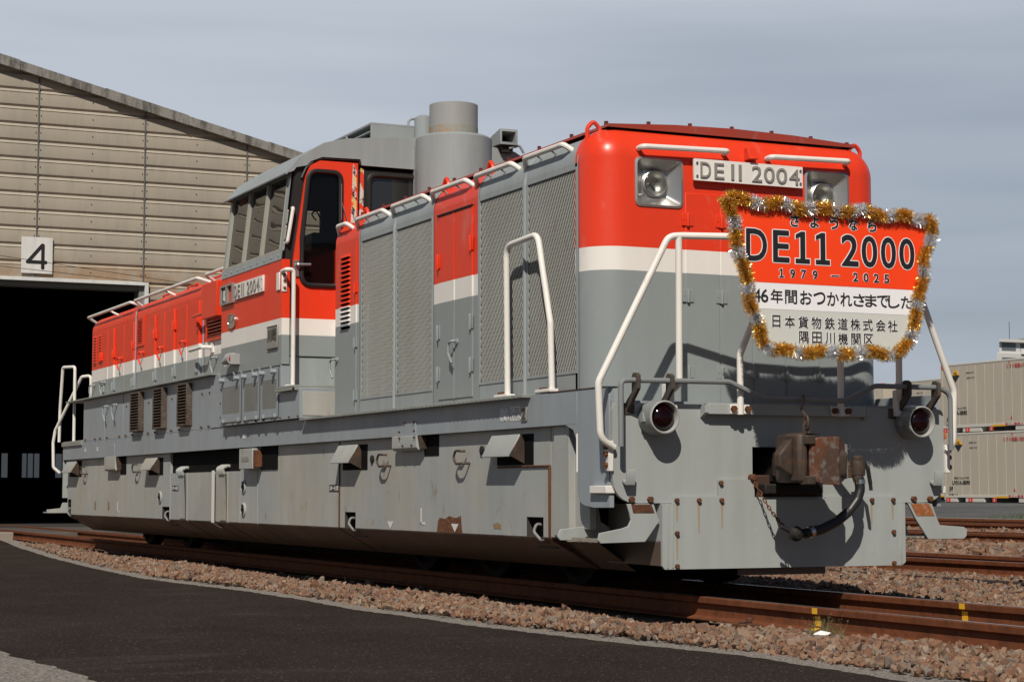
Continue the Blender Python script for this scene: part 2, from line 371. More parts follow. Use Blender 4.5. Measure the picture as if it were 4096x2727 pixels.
# --- long hood towards the viewer
G1h = [(.78, 1.58, 1.55, 2.97), (1.67, 2.46, 1.55, 2.97)]; G2h = [(3.46, 4.25, 1.55, 2.965), (4.34, 5.12, 1.55, 2.965)]
hood_section('radiator_hood', .745, 2.485, PG, holes=G1h)
hood_section('door_hood', 2.495, 3.415, PH)
hood_section('radiator_hood', 3.425, 5.175, PG, holes=G2h)
hood_section('louvre_hood', 5.183, 5.83, PH, ends=True, holes=[(5.43, 5.67, 2.20, 2.88)])
P('radiator_core', MB().box(-1.13, 1.13, .80, 5.15, 1.45, 3.03), rusty('radiator_core', (.012, .010, .008), (.028, .019, .013), (.006, .006, .005), .8, 5))
for (y0, y1, z0, z1) in G1h+G2h:
    mb = MB(); p = .0262; sl = 2.5; cols = int((y1-y0)/p)+1
    for d in (-1, 1):
        span = (z1-z0)/sl
        k = -int(span/p)-1
        while y0+k*p < y1+span:
            ya = y0+k*p
            # strip y = ya + d*(z-z0)/sl clipped to the frame
            b0 = ya if d > 0 else ya
            def yz(z): return b0+d*(z-z0)/sl
            za, zb = z0, z1
            for lim, sg in ((y0, 1), (y1, -1)):
                zc = z0+(lim-b0)*sl*d
                if sg*d > 0: za = max(za, zc)
                else: zb = min(zb, zc)
            if zb-za > .02:
                mb.mi = 0 if d > 0 else 1; hw = (.0038 if d > 0 else .0020)*math.sqrt(1+1/sl**2); xo = -HX+(.003 if d > 0 else .010)
                A = [(xo, yz(za)-hw, za), (xo, yz(za)+hw, za), (xo, yz(zb)+hw, zb), (xo, yz(zb)-hw, zb)]
                B = [(q[0]+.003, q[1], q[2]) for q in A]
                mb.add(A+B, [(0, 1, 2, 3), (0, 4, 5, 1), (1, 5, 6, 2), (3, 2, 6, 7), (0, 3, 7, 4)])
            k += 1
    if 'grille_paint' not in bpy.data.materials: paint('grille_paint', (.36, .37, .345), .5, .15, rust=.4, gr=.2); paint('grille_back', (.10, .10, .092), .6, .2, rust=.5, gr=.3)
    gr = P('radiator_grille', mb, [bpy.data.materials['grille_paint'], bpy.data.materials['grille_back']])
    f = MB().box(-HX-.006, -HX+.004, y0-.018, y0, z0-.018, z1+.018).box(-HX-.006, -HX+.004, y1, y1+.018, z0-.018, z1+.018)
    f.box(-HX-.006, -HX+.004, y0, y1, z0-.018, z0).box(-HX-.006, -HX+.004, y0, y1, z1, z1+.018)
    P('grille_frame', f, PG, gr)
for y, m_ in ((1.625, PG), (4.295, PG)):
    P('seam_strip', MB().tube([(-HX-.004, y, 1.41), (-HX-.004, y, 2.99), (-HX+.05, y, 3.16), (-HX+.2, y, 3.235)], .016, 8, .15), m_)
for y in (.752, 2.49, 3.42, 5.179):
    P('seam_strip', MB().strip([(x*1.003, z+.002) for x, z in [(-HX, 1.41)]+SH[:9]], 1, y-.010, y+.010), PG)
# roof cover plates with bolts
rc = MB()
prof = [(-1.04, 3.262), (-1.03, 3.285), (-.5, 3.315), (0, 3.325), (.5, 3.315), (1.03, 3.285), (1.04, 3.262)]
rc.strip(prof, 1, .62, 5.80); rc.add([(x, .62, z) for x, z in prof], [tuple(range(7))])
P('roof_cover', rc, paint('roof_cover_paint', (.30, .035, .018), .5, .2), None, 0)
bl = MB()
for x in (-1.01, -.67, -.33, .02, .36, .70, 1.02): bl.bolt((x, .70, 3.325-.04*x*x), 'Z', .017, .03)
for i in range(9): bl.bolt((-1.01, 1.25+i*.55, 3.285), 'Z', .016, .028)
P('roof_bolts', bl, mat('red_brown_bolts', (.10, .02, .016), .6))
for y0, y1 in ((.90, 1.70), (1.79, 2.61), (2.66, 3.51), (3.56, 4.42), (4.50, 5.32), (5.44, 6.0)):
    y1 = min(y1, 5.83) if y0 > 5.4 else y1
    r_ = P('roof_handrail', MB().tube([(-1.13, y0, 3.10), (-1.225, y0+.05, 3.175), (-1.225, y1-.10, 3.175), (-1.165, y1, 3.10)], .021, 10, .05), PW)
    if y0 < 5.4:
        P('stays', MB().tube([(-1.225, y0+.28, 3.175), (-1.16, y0+.28, 3.14)], .008, 6).tube([(-1.225, y1-.28, 3.175), (-1.16, y1-.28, 3.14)], .008, 6), PG, r_)
# doors of the red section
for y0, y1 in ((2.62, 2.962), (2.972, 3.30)):
    d_ = P('hood_door', MB().box(-HX-.008, -HX+.02, y0, y1, 1.45, 2.95), PH, None, .003)
for y, z in ((2.62, 2.66), (3.29, 2.58), (2.62, 2.04), (3.29, 2.0), (2.62, 1.70), (3.29, 1.66)):
    h = MB().box(-HX-.016, -HX-.007, y-.035, y+.035, z-.055, z+.055); h.tube([(-HX-.020, y, z-.065), (-HX-.020, y, z+.06)], .012, 8)
    P('hinge', h, PH, None, .002)
P('door_trim', MB().box(-HX-.016, -HX+.01, 2.60, 3.32, 2.955, 2.968), DMET)
P('door_trim', MB().box(-HX-.014, -HX+.01, 2.959, 2.975, 1.45, 2.95), PH)
P('door_trim', MB().box(-HX-.010, -HX+.01, 2.60, 2.614, 1.45, 2.95), PH)
def handle(y, z, x, m_, h=.13, d=1):
    mb = MB().tube([(x, y-.03, z+.005), (x-.05, y-.03, z+.005), (x-.055, y+.03, z-.01), (x-.055, y+.03, z-h*.55), (x-.04, y-.01, z-h)], .011, 8, .03)
    mb.lathe([(.024, -.015), (.024, .0)], (x, y-.03, z), 'X', 12)
    return P('door_handle', mb, m_)
handle(2.93, 1.90, -HX-.008, PH, .17)
# louvre slats on the red panel
mb = MB()
for i in range(16):
    z = 2.215+i*.0425
    mb.add([(-HX+.0, 5.43, z+.04), (-HX+.0, 5.67, z+.04), (-HX-.028, 5.66, z+.012), (-HX-.028, 5.44, z+.012), (-HX-.026, 5.44, z+.006), (-HX-.026, 5.66, z+.006)], [(0, 1, 2, 3), (3, 2, 5, 4)])
    mb.add([(-HX, 5.43, z+.04), (-HX-.028, 5.44, z+.012), (-HX, 5.43, z+.008)], [(0, 1, 2)]); mb.add([(-HX, 5.67, z+.04), (-HX-.028, 5.66, z+.012), (-HX, 5.67, z+.008)], [(0, 1, 2)])
P('louvre', mb, PH); P('louvre_backing', MB().box(-HX+.03, -HX+.05, 5.4, 5.7, 2.18, 2.9), DARK)
P('door_trim', MB().box(-HX-.009, -HX+.01, 5.255, 5.268, 1.41, 2.98), PH)
for z in (2.56, 2.06, 1.58):
    P('hinge', MB().box(-HX-.015, -HX+.002, 5.235, 5.295, z-.045, z+.045).tube([(-HX-.02, 5.265, z-.05), (-HX-.02, 5.265, z+.045)], .011, 8), PH)
handle(5.80, 1.93, -HX, PG, .17)
# --- walkway ledge and deck
chk = paint('ledge_paint', (.25, .27, .25), .5, .3, rust=.4, gr=.4)
P('walkway_ledge', MB().box(-1.405, -1.0, 1.26, 6.28, 1.378, 1.402), chk, None, .003)
mb = MB()
for i in range(60): mb.box(-1.409, -1.404, 1.30+i*.083, 1.335+i*.083, 1.382, 1.398)
P('tread_pattern', mb, chk)
P('deck', MB().box(-1.33, 1.33, .02, 1.26, 1.27, 1.31).box(-1.2, 1.2, 1.26, 17.2, 1.36, 1.40), PGB)
# --- frame beam, side plates
for s in (-1, 1):
    mb = MB(); x0, x1 = sorted((s*1.337, s*1.30)); mb.box(x0, x1, .52, 17.28, 1.165, 1.40)
    mb.prism([(.045, 1.355), (.045, .60), (.27, .60)]+[tuple(p) for p in fil([(.27, .60), (.515, .62), (.515, 1.10)], .22, 6, False)]+[(.515, 1.165), (.519, 1.40), (.06, 1.40), (.06, 1.355)], 0, x0, x1)
    P('frame_beam', mb, PGB, None, .003)
    if s < 0:
        P('corner_brace', MB().prism([(.515, 1.165), (.515, 1.0), (.53, 1.06), (.58, 1.13), (.70, 1.165)], 0, -1.337, -1.30), PGB)
        e = MB().tube([(-1.338, .516, 1.10), (-1.338, .516, .84)], .006, 6); P('edge_strip', e, PW)
P('cap_edge', MB().box(-1.342, -1.2, .09, .96, 1.40, 1.405), RUSTM)
P('inner_frame', MB().box(-1.24, 1.24, .75, 16.9, .62, 1.36), DMET)
# --- front plate with coupler opening
op = [(-.262, .67), (.30, .67), (.30, 1.01), (-.262, 1.01)]
pl = fil([(-1.335, .63), (1.335, .63), (1.335, 1.292), (-1.335, 1.292)], [.19, .19, .05, .05], 8)
mb = MB(); place(mb, plate2d([[(p.x, p.y) for p in pl], op], .035), (0, .018, 0), X, Z)
front = P('front_plate', mb, PGF, None, .003)
P('coupler_pocket', MB().box(-.5, .5, .5, .52, .4, 1.2).box(-.33, -.31, .04, .5, .5, 1.1).box(.33, .35, .04, .5, .5, 1.1).box(-.33, .35, .04, .5, 1.08, 1.1), DARK)
P('pocket_liner', MB().box(-.25, -.10, .03, .3, .66, .82).box(-.10, .28, .02, .2, .665, .72), mat('brown_grease', (.05, .024, .014), .7), None, .01)
P('step_beam', MB().prism(fil([(-.64, 1.225), (.63, 1.225), (.63, 1.298), (-.64, 1.298)], [0, 0, 0, 0]), 1, -.065, 0), PGF, None, .004)
P('beam_brackets', MB().prism([(-.065, 1.29), (-.065, 1.235), (0, 1.20), (0, 1.29)], 0, -.67, -.642).prism([(-.065, 1.29), (-.065, 1.235), (0, 1.20), (0, 1.29)], 0, .632, .66), PGF)
t_ = MB(); text(t_, 'P', (.52, -.002, 1.005), X, Z, None, .062, .002); P('lettering', t_, TXW)
# snow guard below
gu = [(-.978, .195), (.978, .195), (.978, .628), (.885, .628), (.885, .672), (.548, .672), (.548, .788), (-.262, .788), (-.262, .66), (.25, .66)]
gp = [(-.978, .215), (-.96, .192), (.945, .192), (.975, .215), (.975, .628), (.893, .628), (.893, .672), (.31, .672), (.31, .655), (-.262, .655), (-.262, .787), (-.545, .787), (-.545, .672), (-.893, .672), (-.893, .628), (-.978, .628)]
mb = MB(); place(mb, plate2d([gp], .022), (0, -.012, 0), X, Z)
P('guard_plate', mb, PGF, None, .003)
P('guard_ribs', MB().box(-.945, -.935, -.028, -.02, .20, .625).box(-.905, -.895, -.028, -.02, .20, .66).box(.935, .945, -.028, -.02, .20, .625), PGF, None, .002)
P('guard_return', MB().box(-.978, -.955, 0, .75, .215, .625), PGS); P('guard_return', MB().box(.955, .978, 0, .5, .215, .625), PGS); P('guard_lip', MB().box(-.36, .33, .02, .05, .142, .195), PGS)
bl = MB()
for x, z in ((-.87, .648), (-.70, .648), (-.525, .648), (-.53, .765), (-.87, .43), (-.87, .212), (.69, .648), (.87, .648), (.87, .425), (.87, .208), (-.275, .80)): bl.bolt((x, -.023, z), 'Y', .017, -.02)
for x in (-1.20, -1.06, 1.06, 1.20): bl.bolt((x, 0, .655), 'Y', .022, -.026)
P('bolts', bl, RUSTM, None, .002)
# streaks of rust are part of the guard's wear
st = MB()
for x, z, l in ((-.867, .63, .12), (-.70, .63, .2), (-.52, .63, .17), (-.867, .41, .15), (.69, .63, .16), (.868, .63, .12)):
    st.add([(x-.009, -.0245, z), (x+.010, -.0245, z), (x+.006, -.0245, z-l), (x-.003, -.0245, z-l)], [(0, 1, 2, 3)])
P('rust_streaks', st, mat('rust_streak', (.30, .235, .15), .7))
# hooks on the plate
for s in (-1, 1):
    mb = MB().tube([(s*1.235, -.004, 1.0), (s*1.235, -.004, .99)], .001, 4)
    mb = MB().prism(fil([(-.004, .77), (-.065, .745), (-.075, .85), (-.062, .85), (-.052, .765), (-.004, .79)], .008, 2), 0, s*1.235-.032, s*1.235+.032)
    P('plate_hook', mb, PGF, None, .003)
# tail lights: housings with hoods
for s in (-1, 1):
    cx, cz = s*1.03, 1.195
    tl = P('tail_light', MB().lathe([(.085, 0), (.118, -.01), (.120, -.05), (.112, -.13), (.112, -.155), (.104, -.158), (.098, -.13), (.092, -.10)], (cx, .0, cz), 'Y', 32, False), paint('lamp_grey', (.22, .235, .23), .45, .2, rust=.5), None, 0)
    P('lens', MB().lathe([(.093, -.10), (.080, -.125), (.055, -.142), (.025, -.15), (0, -.152)], (cx, -.018, cz), 'Y', 28, False), LENS, tl)
    P('lens_ring', MB().lathe([(.104, -.158), (.110, -.165), (.102, -.168), (.095, -.155), (.093, -.10)], (cx, 0, cz), 'Y', 32, False), paint('lamp_grey2', (.36, .36, .34), .45, .2, rust=.6), tl)
    P('latch', MB().box(cx-.128, cx-.105, -.10, -.06, cz-.03, cz+.005).tube([(cx-.118, -.08, cz+.03), (cx-.118, -.08, cz-.04)], .006, 6), PG, tl, .002)
# uncoupling lever: long bent rod with brackets
P('uncoupling_rod', MB().tube([(-1.34, -.13, 1.0), (-1.34, -.13, 1.43), (-1.27, -.13, 1.435), (-.52, -.13, 1.44), (-.25, -.14, 1.33), (.40, -.14, 1.33), (.66, -.13, 1.44), (1.20, -.13, 1.44), (1.30, -.13, 1.40), (1.30, -.13, 1.0)], .0185, 10, .09), paint('rod_paint', (.20, .215, .22), .5, .25, rust=.5))
for x in (-1.225, -.97, .93, 1.18):
    o_ = P('rod_bracket', MB().prism(fil([(-.004, 1.24), (-.02, 1.24), (-.17, 1.38), (-.17, 1.47), (-.14, 1.485), (-.10, 1.485), (-.085, 1.46), (-.085, 1.36), (-.004, 1.30)], .012, 2), 0, x-.012, x+.012).box(x-.07, x+.05, -.012, -.002, 1.22, 1.29), rusty('bracket_metal', (.07, .062, .055), (.045, .038, .032), (.12, .06, .03), .6) if 'bracket_metal' not in bpy.data.materials else bpy.data.materials['bracket_metal'], None, .002)
# white platform railings (mirror pair) with a bowed top rail carrying the board
for s in (-1, 1):
    rx = 1.465 if s < 0 else 1.395
    mb = MB().tube([(s*1.34, -.03, .995), (s*(rx-.015), -.05, 1.05), (s*rx, -.05, 1.42), (s*.955, -.09, 2.405), (s*.86, -.11, 2.412), (s*.42, -.22, 2.415), (0, -.235, 2.415)], .0235, 12, .10, True)
    rl = P('platform_railing', mb, PW)
    P('post', MB().tube([(s*.93, -.03, 1.36), (s*.885, -.10, 1.42), (s*.885, -.105, 2.405)], .023, 12, .07), PW, rl)
    P('post', MB().tube([(s*.405, -.085, 1.225), (s*.405, -.085, 1.63), (s*.365, -.20, 1.86), (s*.365, -.215, 2.41)], .023, 12, .08), PW, rl)
    b_ = MB().box(s*.93-.035, s*.93+.035, -.055, -.002, 1.235, 1.42); b_.bolt((s*.93+.02, -.055, 1.39), 'Y', .02, -.018).bolt((s*.93+.03, -.055, 1.265), 'Y', .02, -.018)
    P('post_bracket', b_, PW, rl, .005)
    b_ = MB().box(s*.405-.075, s*.405+.075, -.085, -.066, 1.228, 1.292)
    P('post_bracket', b_, PW, rl, .004)
    b2 = MB()
    for i in (-1, 1): b2.bolt((s*.405+i*.055, -.086, 1.262), 'Y', .024, -.02)
    P('bolts', b2, RUSTM, rl)
    x0, x1 = sorted((s*1.337, s*1.375))
    b_ = MB().box(x0, x1, -.02, .03, .84, 1.04)
    P('post_bracket', b_, PW, rl, .004)
    b2 = MB()
    for z in (.88, .95, 1.0): b2.bolt((s*1.375, .005, z), 'X', .02, s*.02)
    P('bolts', b2, RUSTM, rl)
# corner steps
for s in (-1, 1):
    prof = [(s*1.235, .625), (s*1.035, .625), (s*1.005, .54), (s*.99, .515), (s*1.10, .375), (s*1.43, .368), (s*1.45, .39), (s*1.44, .435), (s*1.27, .465), (s*1.225, .48), (s*1.205, .52), (s*1.215, .565)]
    if s > 0: prof = [(1.01, .625), (1.215, .625), (1.262, .51), (1.282, .47), (1.495, .455), (1.52, .43), (1.515, .39), (1.49, .37), (1.18, .37), (1.07, .52)]
    xo = [min(p[0] for p in prof), max(p[0] for p in prof)]
    stp = P('corner_step', MB().prism(prof, 1, -.012, .006), PGF, None, .003)
    rear = [(s*1.18, .63), (s*1.20, .50), (s*1.24, .47), (s*1.43, .45), (s*1.45, .40), (s*1.43, .375), (s*1.05, .375), (s*1.05, .46), (s*1.12, .50), (s*1.14, .63)]
    P('side_plate', MB().prism(rear, 1, .59, .605), PGF, stp, .003)
    tr = MB(); ex = s*1.435
    tr.box(*sorted((ex, ex-s*.012)), .0, .41, .375, .40)
    for i in range(8): tr.box(*sorted((ex-s*(.03+i*.042), ex-s*(.052+i*.042))), .0, .41, .378, .392)
    for i in range(3): tr.box(*sorted((ex, ex-s*.36)), .12+i*.17, .14+i*.17, .370, .3775)
    P('tread', tr, paint('tread_paint', (.30, .27, .22), .6, .3, rust=.8), stp)
    P('upper_tread', MB().box(*sorted((s*1.37, s*1.0)), .03, .27, .695, .745), PW, stp, .004)
P('rust_patch', MB().prism([(-1.205, .622), (-1.055, .622), (-1.03, .565), (-1.19, .565)], 1, -.0145, -.0125), RUSTM)
P('rust_patch', MB().prism([(1.03, .622), (1.19, .622), (1.235, .535), (1.08, .535)], 1, -.0145, -.0125), rusty('orange_rust', (.30, .10, .03), (.22, .075, .03), (.40, .22, .12), .7, 12))
# --- coupler
cp = P('coupler', MB().prism(fil([(-.02, .98), (-.02, .80), (-.36, .76), (-.60, .80), (-.62, .96), (-.42, 1.05)], .04, 3), 0, -.13, .10), COUPB, None, .02)
# knuckle head: jaw body on the left, flat rusty knuckle face to the right
def hull(pts, name, m, par, bev):
    b = bmesh.new()
    for q in pts: b.verts.new(q)
    bmesh.ops.convex_hull(b, input=b.verts); bmesh.ops.dissolve_limit(b, angle_limit=.02, verts=b.verts, edges=b.edges)
    mb = MB(); b.verts.index_update(); mb.add([v.co[:] for v in b.verts if v.link_faces], []); ix = {v: i for i, v in enumerate([v for v in b.verts if v.link_faces])}
    mb.f = [tuple(ix[v] for v in f.verts) for f in b.faces]; mb.m = [0]*len(mb.f); b.free()
    return P(name, mb, m, par, bev)
hull([(x, y, z) for z in (.765, 1.085) for x, y in ((-.30, -.50), (-.275, -.60), (-.215, -.61), (-.20, -.40), (-.05, -.24), (-.12, -.16), (-.24, -.26))], 'jaw', COUPB, cp, .02)
hull([(x, y, z) for z in (1.085, 1.092) for x, y in ((-.25, -.56), (-.14, -.56), (.0, -.44), (-.02, -.26), (-.2, -.26))], 'jaw_top', COUPB, cp, .004)
hull([(-.41, -.50, .86), (-.41, -.50, .955), (-.40, -.56, .87), (-.40, -.56, .95), (-.29, -.55, 1.06), (-.27, -.42, 1.06), (-.29, -.55, .80), (-.27, -.42, .80)], 'jaw_lug', COUPB, cp, .015)
for z0, z1 in ((1.012, 1.075), (.75, .808)): P('jaw_lip', MB().prism(fil([(-.25, -.59), (-.235, -.635), (-.168, -.64), (-.16, -.56), (-.22, -.52)], .012, 2), 2, z0, z1), COUPB, cp, .008)
hull([(-.20, -.60, .768), (-.185, -.625, .78), (-.185, -.625, 1.045), (-.20, -.60, 1.055), (.02, -.625, .748), (.02, -.625, 1.068), (-.10, -.625, .752), (-.10, -.625, 1.066), (.15, -.50, .79), (.15, -.50, 1.022), (.15, -.44, .79), (.15, -.44, 1.022), (-.1, -.38, .775), (-.1, -.38, 1.055), (.05, -.38, .79), (.05, -.38, 1.05)], 'knuckle', COUP, cp, .005)
P('guard_arm', MB().prism(fil([(.151, .79), (.168, .795), (.168, 1.018), (.151, 1.024)], .003, 2), 1, -.505, -.44), paint('worn_edge', (.20, .19, .18), .5, .3, rust=.6), cp, .003)
mb = MB()
for i, (z, a) in enumerate(((1.10, 0), (1.145, 1))):
    pts = []
    for k in range(12):
        t = 2*math.pi*k/12; u, v = .022*math.cos(t), .045*math.sin(t); pts.append((-.10+(u if a == 0 else 0), -.42+(u if a else 0), z+.02+v))
    mb.tube(pts, .010, 6, closed=True)
mb.tube([(-.10, -.42, 1.20), (-.06, -.30, 1.26), (.06, -.15, 1.345), (.06, -.14, 1.36)], .011, 8, .02)
P('lift_chain', mb, COUPB, cp)
P('coupler_shank', MB().box(-.11, .12, -.25, .3, .77, .95), DMET, cp, .01)
P('shank_carrier', MB().box(-.2, .27, -.06, .05, .69, .76), DMET, cp, .01)
# --- brake pipe, hose and chain
hz = P('brake_cock', MB().tube([(.33, .0, .89), (.36, -.14, .89), (.42, -.23, .87)], .034, 12, .04).lathe([(.05, .04), (.055, .0), (.05, -.06)], (.43, -.24, .875), 'Z', 16).lathe([(.038, .0), (.040, -.02), (.03, -.05)], (.425, -.25, .815), 'Z', 14).lathe([(.042, .0), (.042, .035), (.02, .045)], (.43, -.24, .91), 'Z', 6).tube([(.36, -.22, .87), (.36, -.22, .80)], .036, 12), COUPB, None, .004)
P('cock_lever', MB().tube([(.47, -.25, .91), (.505, -.25, .87), (.525, -.25, .76), (.53, -.25, .715)], [.012, .016, .014, .013], 8, .02), DMET, hz)
P('hose', MB().tube([(.428, -.26, .80), (.430, -.265, .72), (.405, -.265, .65), (.34, -.265, .575), (.24, -.265, .505), (.12, -.265, .455), (-.02, -.265, .425)], .034, 14, .08), HOSE, hz)
cl = MB()
for p, q in (((.4285, -.261, .787), (.430, -.263, .757)), ((.045, -.265, .442), (.015, -.265, .433))): cl.tube([p, q], .039, 14)
P('hose_clamp', cl, CHR, hz)
P('hose_coupling', MB().tube([(.0, -.265, .43), (-.07, -.265, .425)], .030, 12).lathe([(.05, .0), (.052, -.015), (.035, -.045), (0, -.055)], (-.095, -.265, .425), 'Y', 18).tube([(-.12, -.265, .43), (-.16, -.255, .455), (-.20, -.25, .475)], .014, 8).box(-.14, -.11, -.28, -.25, .385, .41), DMET, hz, .003)
mb = MB(); a_, b_ = Vector((-.272, -.045, .765)), Vector((-.135, -.235, .445)); n_ = 15
for i in range(n_):
    t = (i+.5)/n_; c_ = a_.lerp(b_, t)+Vector((0, 0, -.03*math.sin(math.pi*t))); d_ = (b_-a_).normalized(); sd_ = d_.orthogonal().normalized() if i % 2 else d_.cross(d_.orthogonal()).normalized()
    mb.tube([c_+d_*(.0185*math.cos(2*math.pi*k/10))+sd_*(.0095*math.sin(2*math.pi*k/10)) for k in range(10)], .0042, 5, closed=True)
P('hose_chain', mb, RUSTM, hz)
P('chain_eye', MB().lathe([(.026, 0), (.026, -.04), (.018, -.05)], (-.275, 0, .80), 'Y', 10).tube([(-.275, -.03, .80), (-.27, -.04, .765)], .008, 6), RUSTM, hz)
# ================================================================== cab
CX, CY0, CY1 = -1.40, 6.87, 8.95
# front wall with door window and fixed window openings; dark band above, red/white/grey by height below
def wallpoly(): return [(-1.367, 1.955), (1.367, 1.955), (1.367, 2.985), (1.27, 3.93), (-1.27, 3.93), (-1.367, 2.985)]
dwin = fil([(-1.205, 2.735), (-.80, 2.735), (-.80, 3.875), (-1.135, 3.875), (-1.205, 3.2)], [.10, .10, .09, .10, 0], 5)
fwin = fil([(-.50, 2.9), (.30, 2.9), (.30, 3.885), (-.50, 3.885)], .09, 5)
dwl = [(p.x, p.y) for p in dwin]; fwl = [(p.x, p.y) for p in fwin]
mb = MB(); place(mb, plate2d([wallpoly(), dwl, fwl], .03), (0, CY0+.015, 0), X, Z)
P('cab_front_wall', mb, PB, None)
# red lower front beside the door and door leaf (proud of the wall)
mb = MB(); place(mb, plate2d([[(-1.3985, 1.953), (-1.32, 1.953), (-1.32, 2.985), (-1.3985, 2.985)]], .012), (0, CY0-.008, 0), X, Z)
P('cab_corner_panel', mb, PH)
door = [(-1.312, 2.035), (-.62, 2.035), (-.62, 3.985), (-1.02, 3.985), (-1.125, 3.93), (-1.17, 3.82), (-1.29, 2.98)]
dl = fil(door, [0, 0, 0, .06, .08, .08, 0], 5)
mb = MB(); place(mb, plate2d([[(p.x, p.y) for p in dl], dwl], .028), (0, CY0-.014, 0), X, Z)
dr = P('cab_door', mb, PH, None, .003)
mb = MB(); place(mb, plate2d([[(-1.312, 1.72), (-.62, 1.72), (-.62, 2.027), (-1.312, 2.027)]], .012), (0, CY0-.006, 0), X, Z); P('door_sill_panel', mb, PG)
def ring(loop, y, r=.022, name='window_rubber', par=None):
    return P(name, MB().tube([(p[0], y, p[1]) for p in loop], r, 8, closed=True), RUB, par)
ring(dwl, CY0-.03, .026, par=dr)
mb = MB(); place(mb, plate2d([dwl], .006), (0, CY0-.010, 0), X, Z); P('door_glass', mb, GLF, dr)
w2 = P('cab_front_window', MB().tube([(p[0], CY0-.006, p[1]) for p in fwl], .03, 8, closed=True), PB)
mb = MB(); place(mb, plate2d([fwl], .006), (0, CY0+.012, 0), X, Z); P('window_glass', mb, GLD, w2)
P('rain_gutter', MB().tube([(-1.21, CY0-.02, 3.80), (-1.165, CY0-.02, 3.90), (-1.08, CY0-.02, 3.985), (-.98, CY0-.02, 4.012), (-.60, CY0-.02, 4.02), (-.59, CY0-.02, 3.97)], .014, 8, .05), PB)
P('door_lock', MB().box(-1.29, -1.235, CY0-.045, CY0-.028, 2.815, 2.975).tube([(-1.265, CY0-.045, 2.93), (-1.265, CY0-.085, 2.93), (-1.13, CY0-.085, 2.935)], .014, 8, .015), ALU, dr, .004)
P('wiper', MB().tube([(-.735, CY0-.07, 3.36), (-.80, CY0-.06, 3.57)], .005, 6).tube([(-.805, CY0-.055, 3.40), (-.805, CY0-.055, 3.76)], .006, 6).bolt((-.735, CY0-.05, 3.36), 'Y', .014, -.03), CHR, dr)
# peeling black and yellow warning tape on both sides of the door gap
tp = mat('peeling_warning_tape', (.6, .5, .2), .6); n = NT(tp)
zz = n.math('ADD', n.xyz(2), n.math('MULTIPLY', n.xyz(0), 1.1)); s_ = n.math('SINE', n.math('MULTIPLY', zz, 27.), 0)
c = n.mix(n.math('GREATER_THAN', s_, .1), (.02, .018, .016), (.62, .47, .16)); nz = n.noise((14, 14, 5), 5, .7)
c = n.mix(n.ramp(nz, .48, .51), c, (.58, .53, .49)); c = n.mix(n.ramp(n.noise((10, 10, 6), 4, .6), .50, .52), c, RED); n.base(c)
mb = MB(); place(mb, plate2d([[(-.695, 3.38), (-.636, 3.38), (-.636, 3.97), (-.675, 3.97)]], .003), (0, CY0-.030, 0), X, Z); P('warning_tape', mb, tp)
mb = MB(); place(mb, plate2d([[(-.60, 3.36), (-.555, 3.36), (-.55, 3.93), (-.585, 3.95)]], .003), (0, CY0-.004, 0), X, Z); P('warning_tape', mb, tp)
# side walls: lower painted panel, sloping window band of three panes
for s in (-1, 1):
    x = s*1.40
    P('cab_side_panel', MB().box(*sorted((x, x-s*.03)), CY0-.0, CY1, 1.952, 2.985), PH)
    def sl(y, z, o=0): return (s*(1.40-(z-2.985)*(.095/.87))+s*o, y, z)
    wins = [(6.97, 7.60, 3.085, 3.835), (7.625, 8.225, 3.085, 3.835), (8.25, 8.87, 3.085, 3.835)]
    mb = MB(); rects(mb, [CY0, CY1], [2.985, 3.87], wins, lambda u, v: sl(u, v)); rects(mb, [CY0, CY1], [2.985, 3.87], wins, lambda u, v: sl(u, v, -.045))
    for (a, b_, z0, z1) in wins: mb.add([sl(a, z1), sl(b_, z1), sl(b_, z1, -.045), sl(a, z1, -.045)], [(0, 1, 2, 3)]).add([sl(a, z0), sl(b_, z0), sl(b_, z0, -.045), sl(a, z0, -.045)], [(0, 1, 2, 3)])
    fr_ = P('cab_side_window', mb, PG)
    tr = MB()
    tr.add([sl(CY0, 2.985, .006), sl(CY1, 2.985, .006), sl(CY1, 3.075, .006), sl(CY0, 3.075, .006)], [(0, 1, 2, 3)])
    for i in range(9): tr.bolt(sl(CY0+.1+i*.23, 3.03, .006), 'X', .009, s*.012)
    P('window_sill', tr, PG, fr_)
    for (a, b_, z0, z1) in wins:
        g = MB().add([sl(a, z0, -.028), sl(b_, z0, -.028), sl(b_, z1, -.028), sl(a, z1, -.028)], [(0, 1, 2, 3)]); P('pane', g, GLS, fr_)
        f = MB()
        for u0, u1, v0, v1 in ((a, b_, z0-.012, z0+.012), (a-.003, a+.012, z0, z1), (b_-.012, b_+.003, z0, z1)):
            f.add([sl(u0, v0, .006), sl(u1, v0, .006), sl(u1, v1, .006), sl(u0, v1, .006)], [(0, 1, 2, 3)])
            f.add([sl(u0, v0, -.028), sl(u1, v0, -.028), sl(u1, v0, .006), sl(u0, v0, .006)], [(0, 1, 2, 3)]); f.add([sl(u1, v0, -.028), sl(u1, v1, -.028), sl(u1, v1, .006), sl(u1, v0, .006)], [(0, 1, 2, 3)]); f.add([sl(u0, v0, -.028), sl(u0, v1, -.028), sl(u0, v1, .006), sl(u0, v0, .006)], [(0, 1, 2, 3)])
        P('sash', f, paint('sash_metal', (.34, .33, .28), .45, .2) if 'sash_metal' not in bpy.data.materials else bpy.data.materials['sash_metal'], fr_)
P('pillar_rail', MB().tube([(-1.30, CY0-.005, 3.49), (-1.305, CY0-.055, 3.49), (-1.36, CY0-.055, 3.15), (-1.355, CY0-.005, 3.15)], .018, 8, .02), PW)
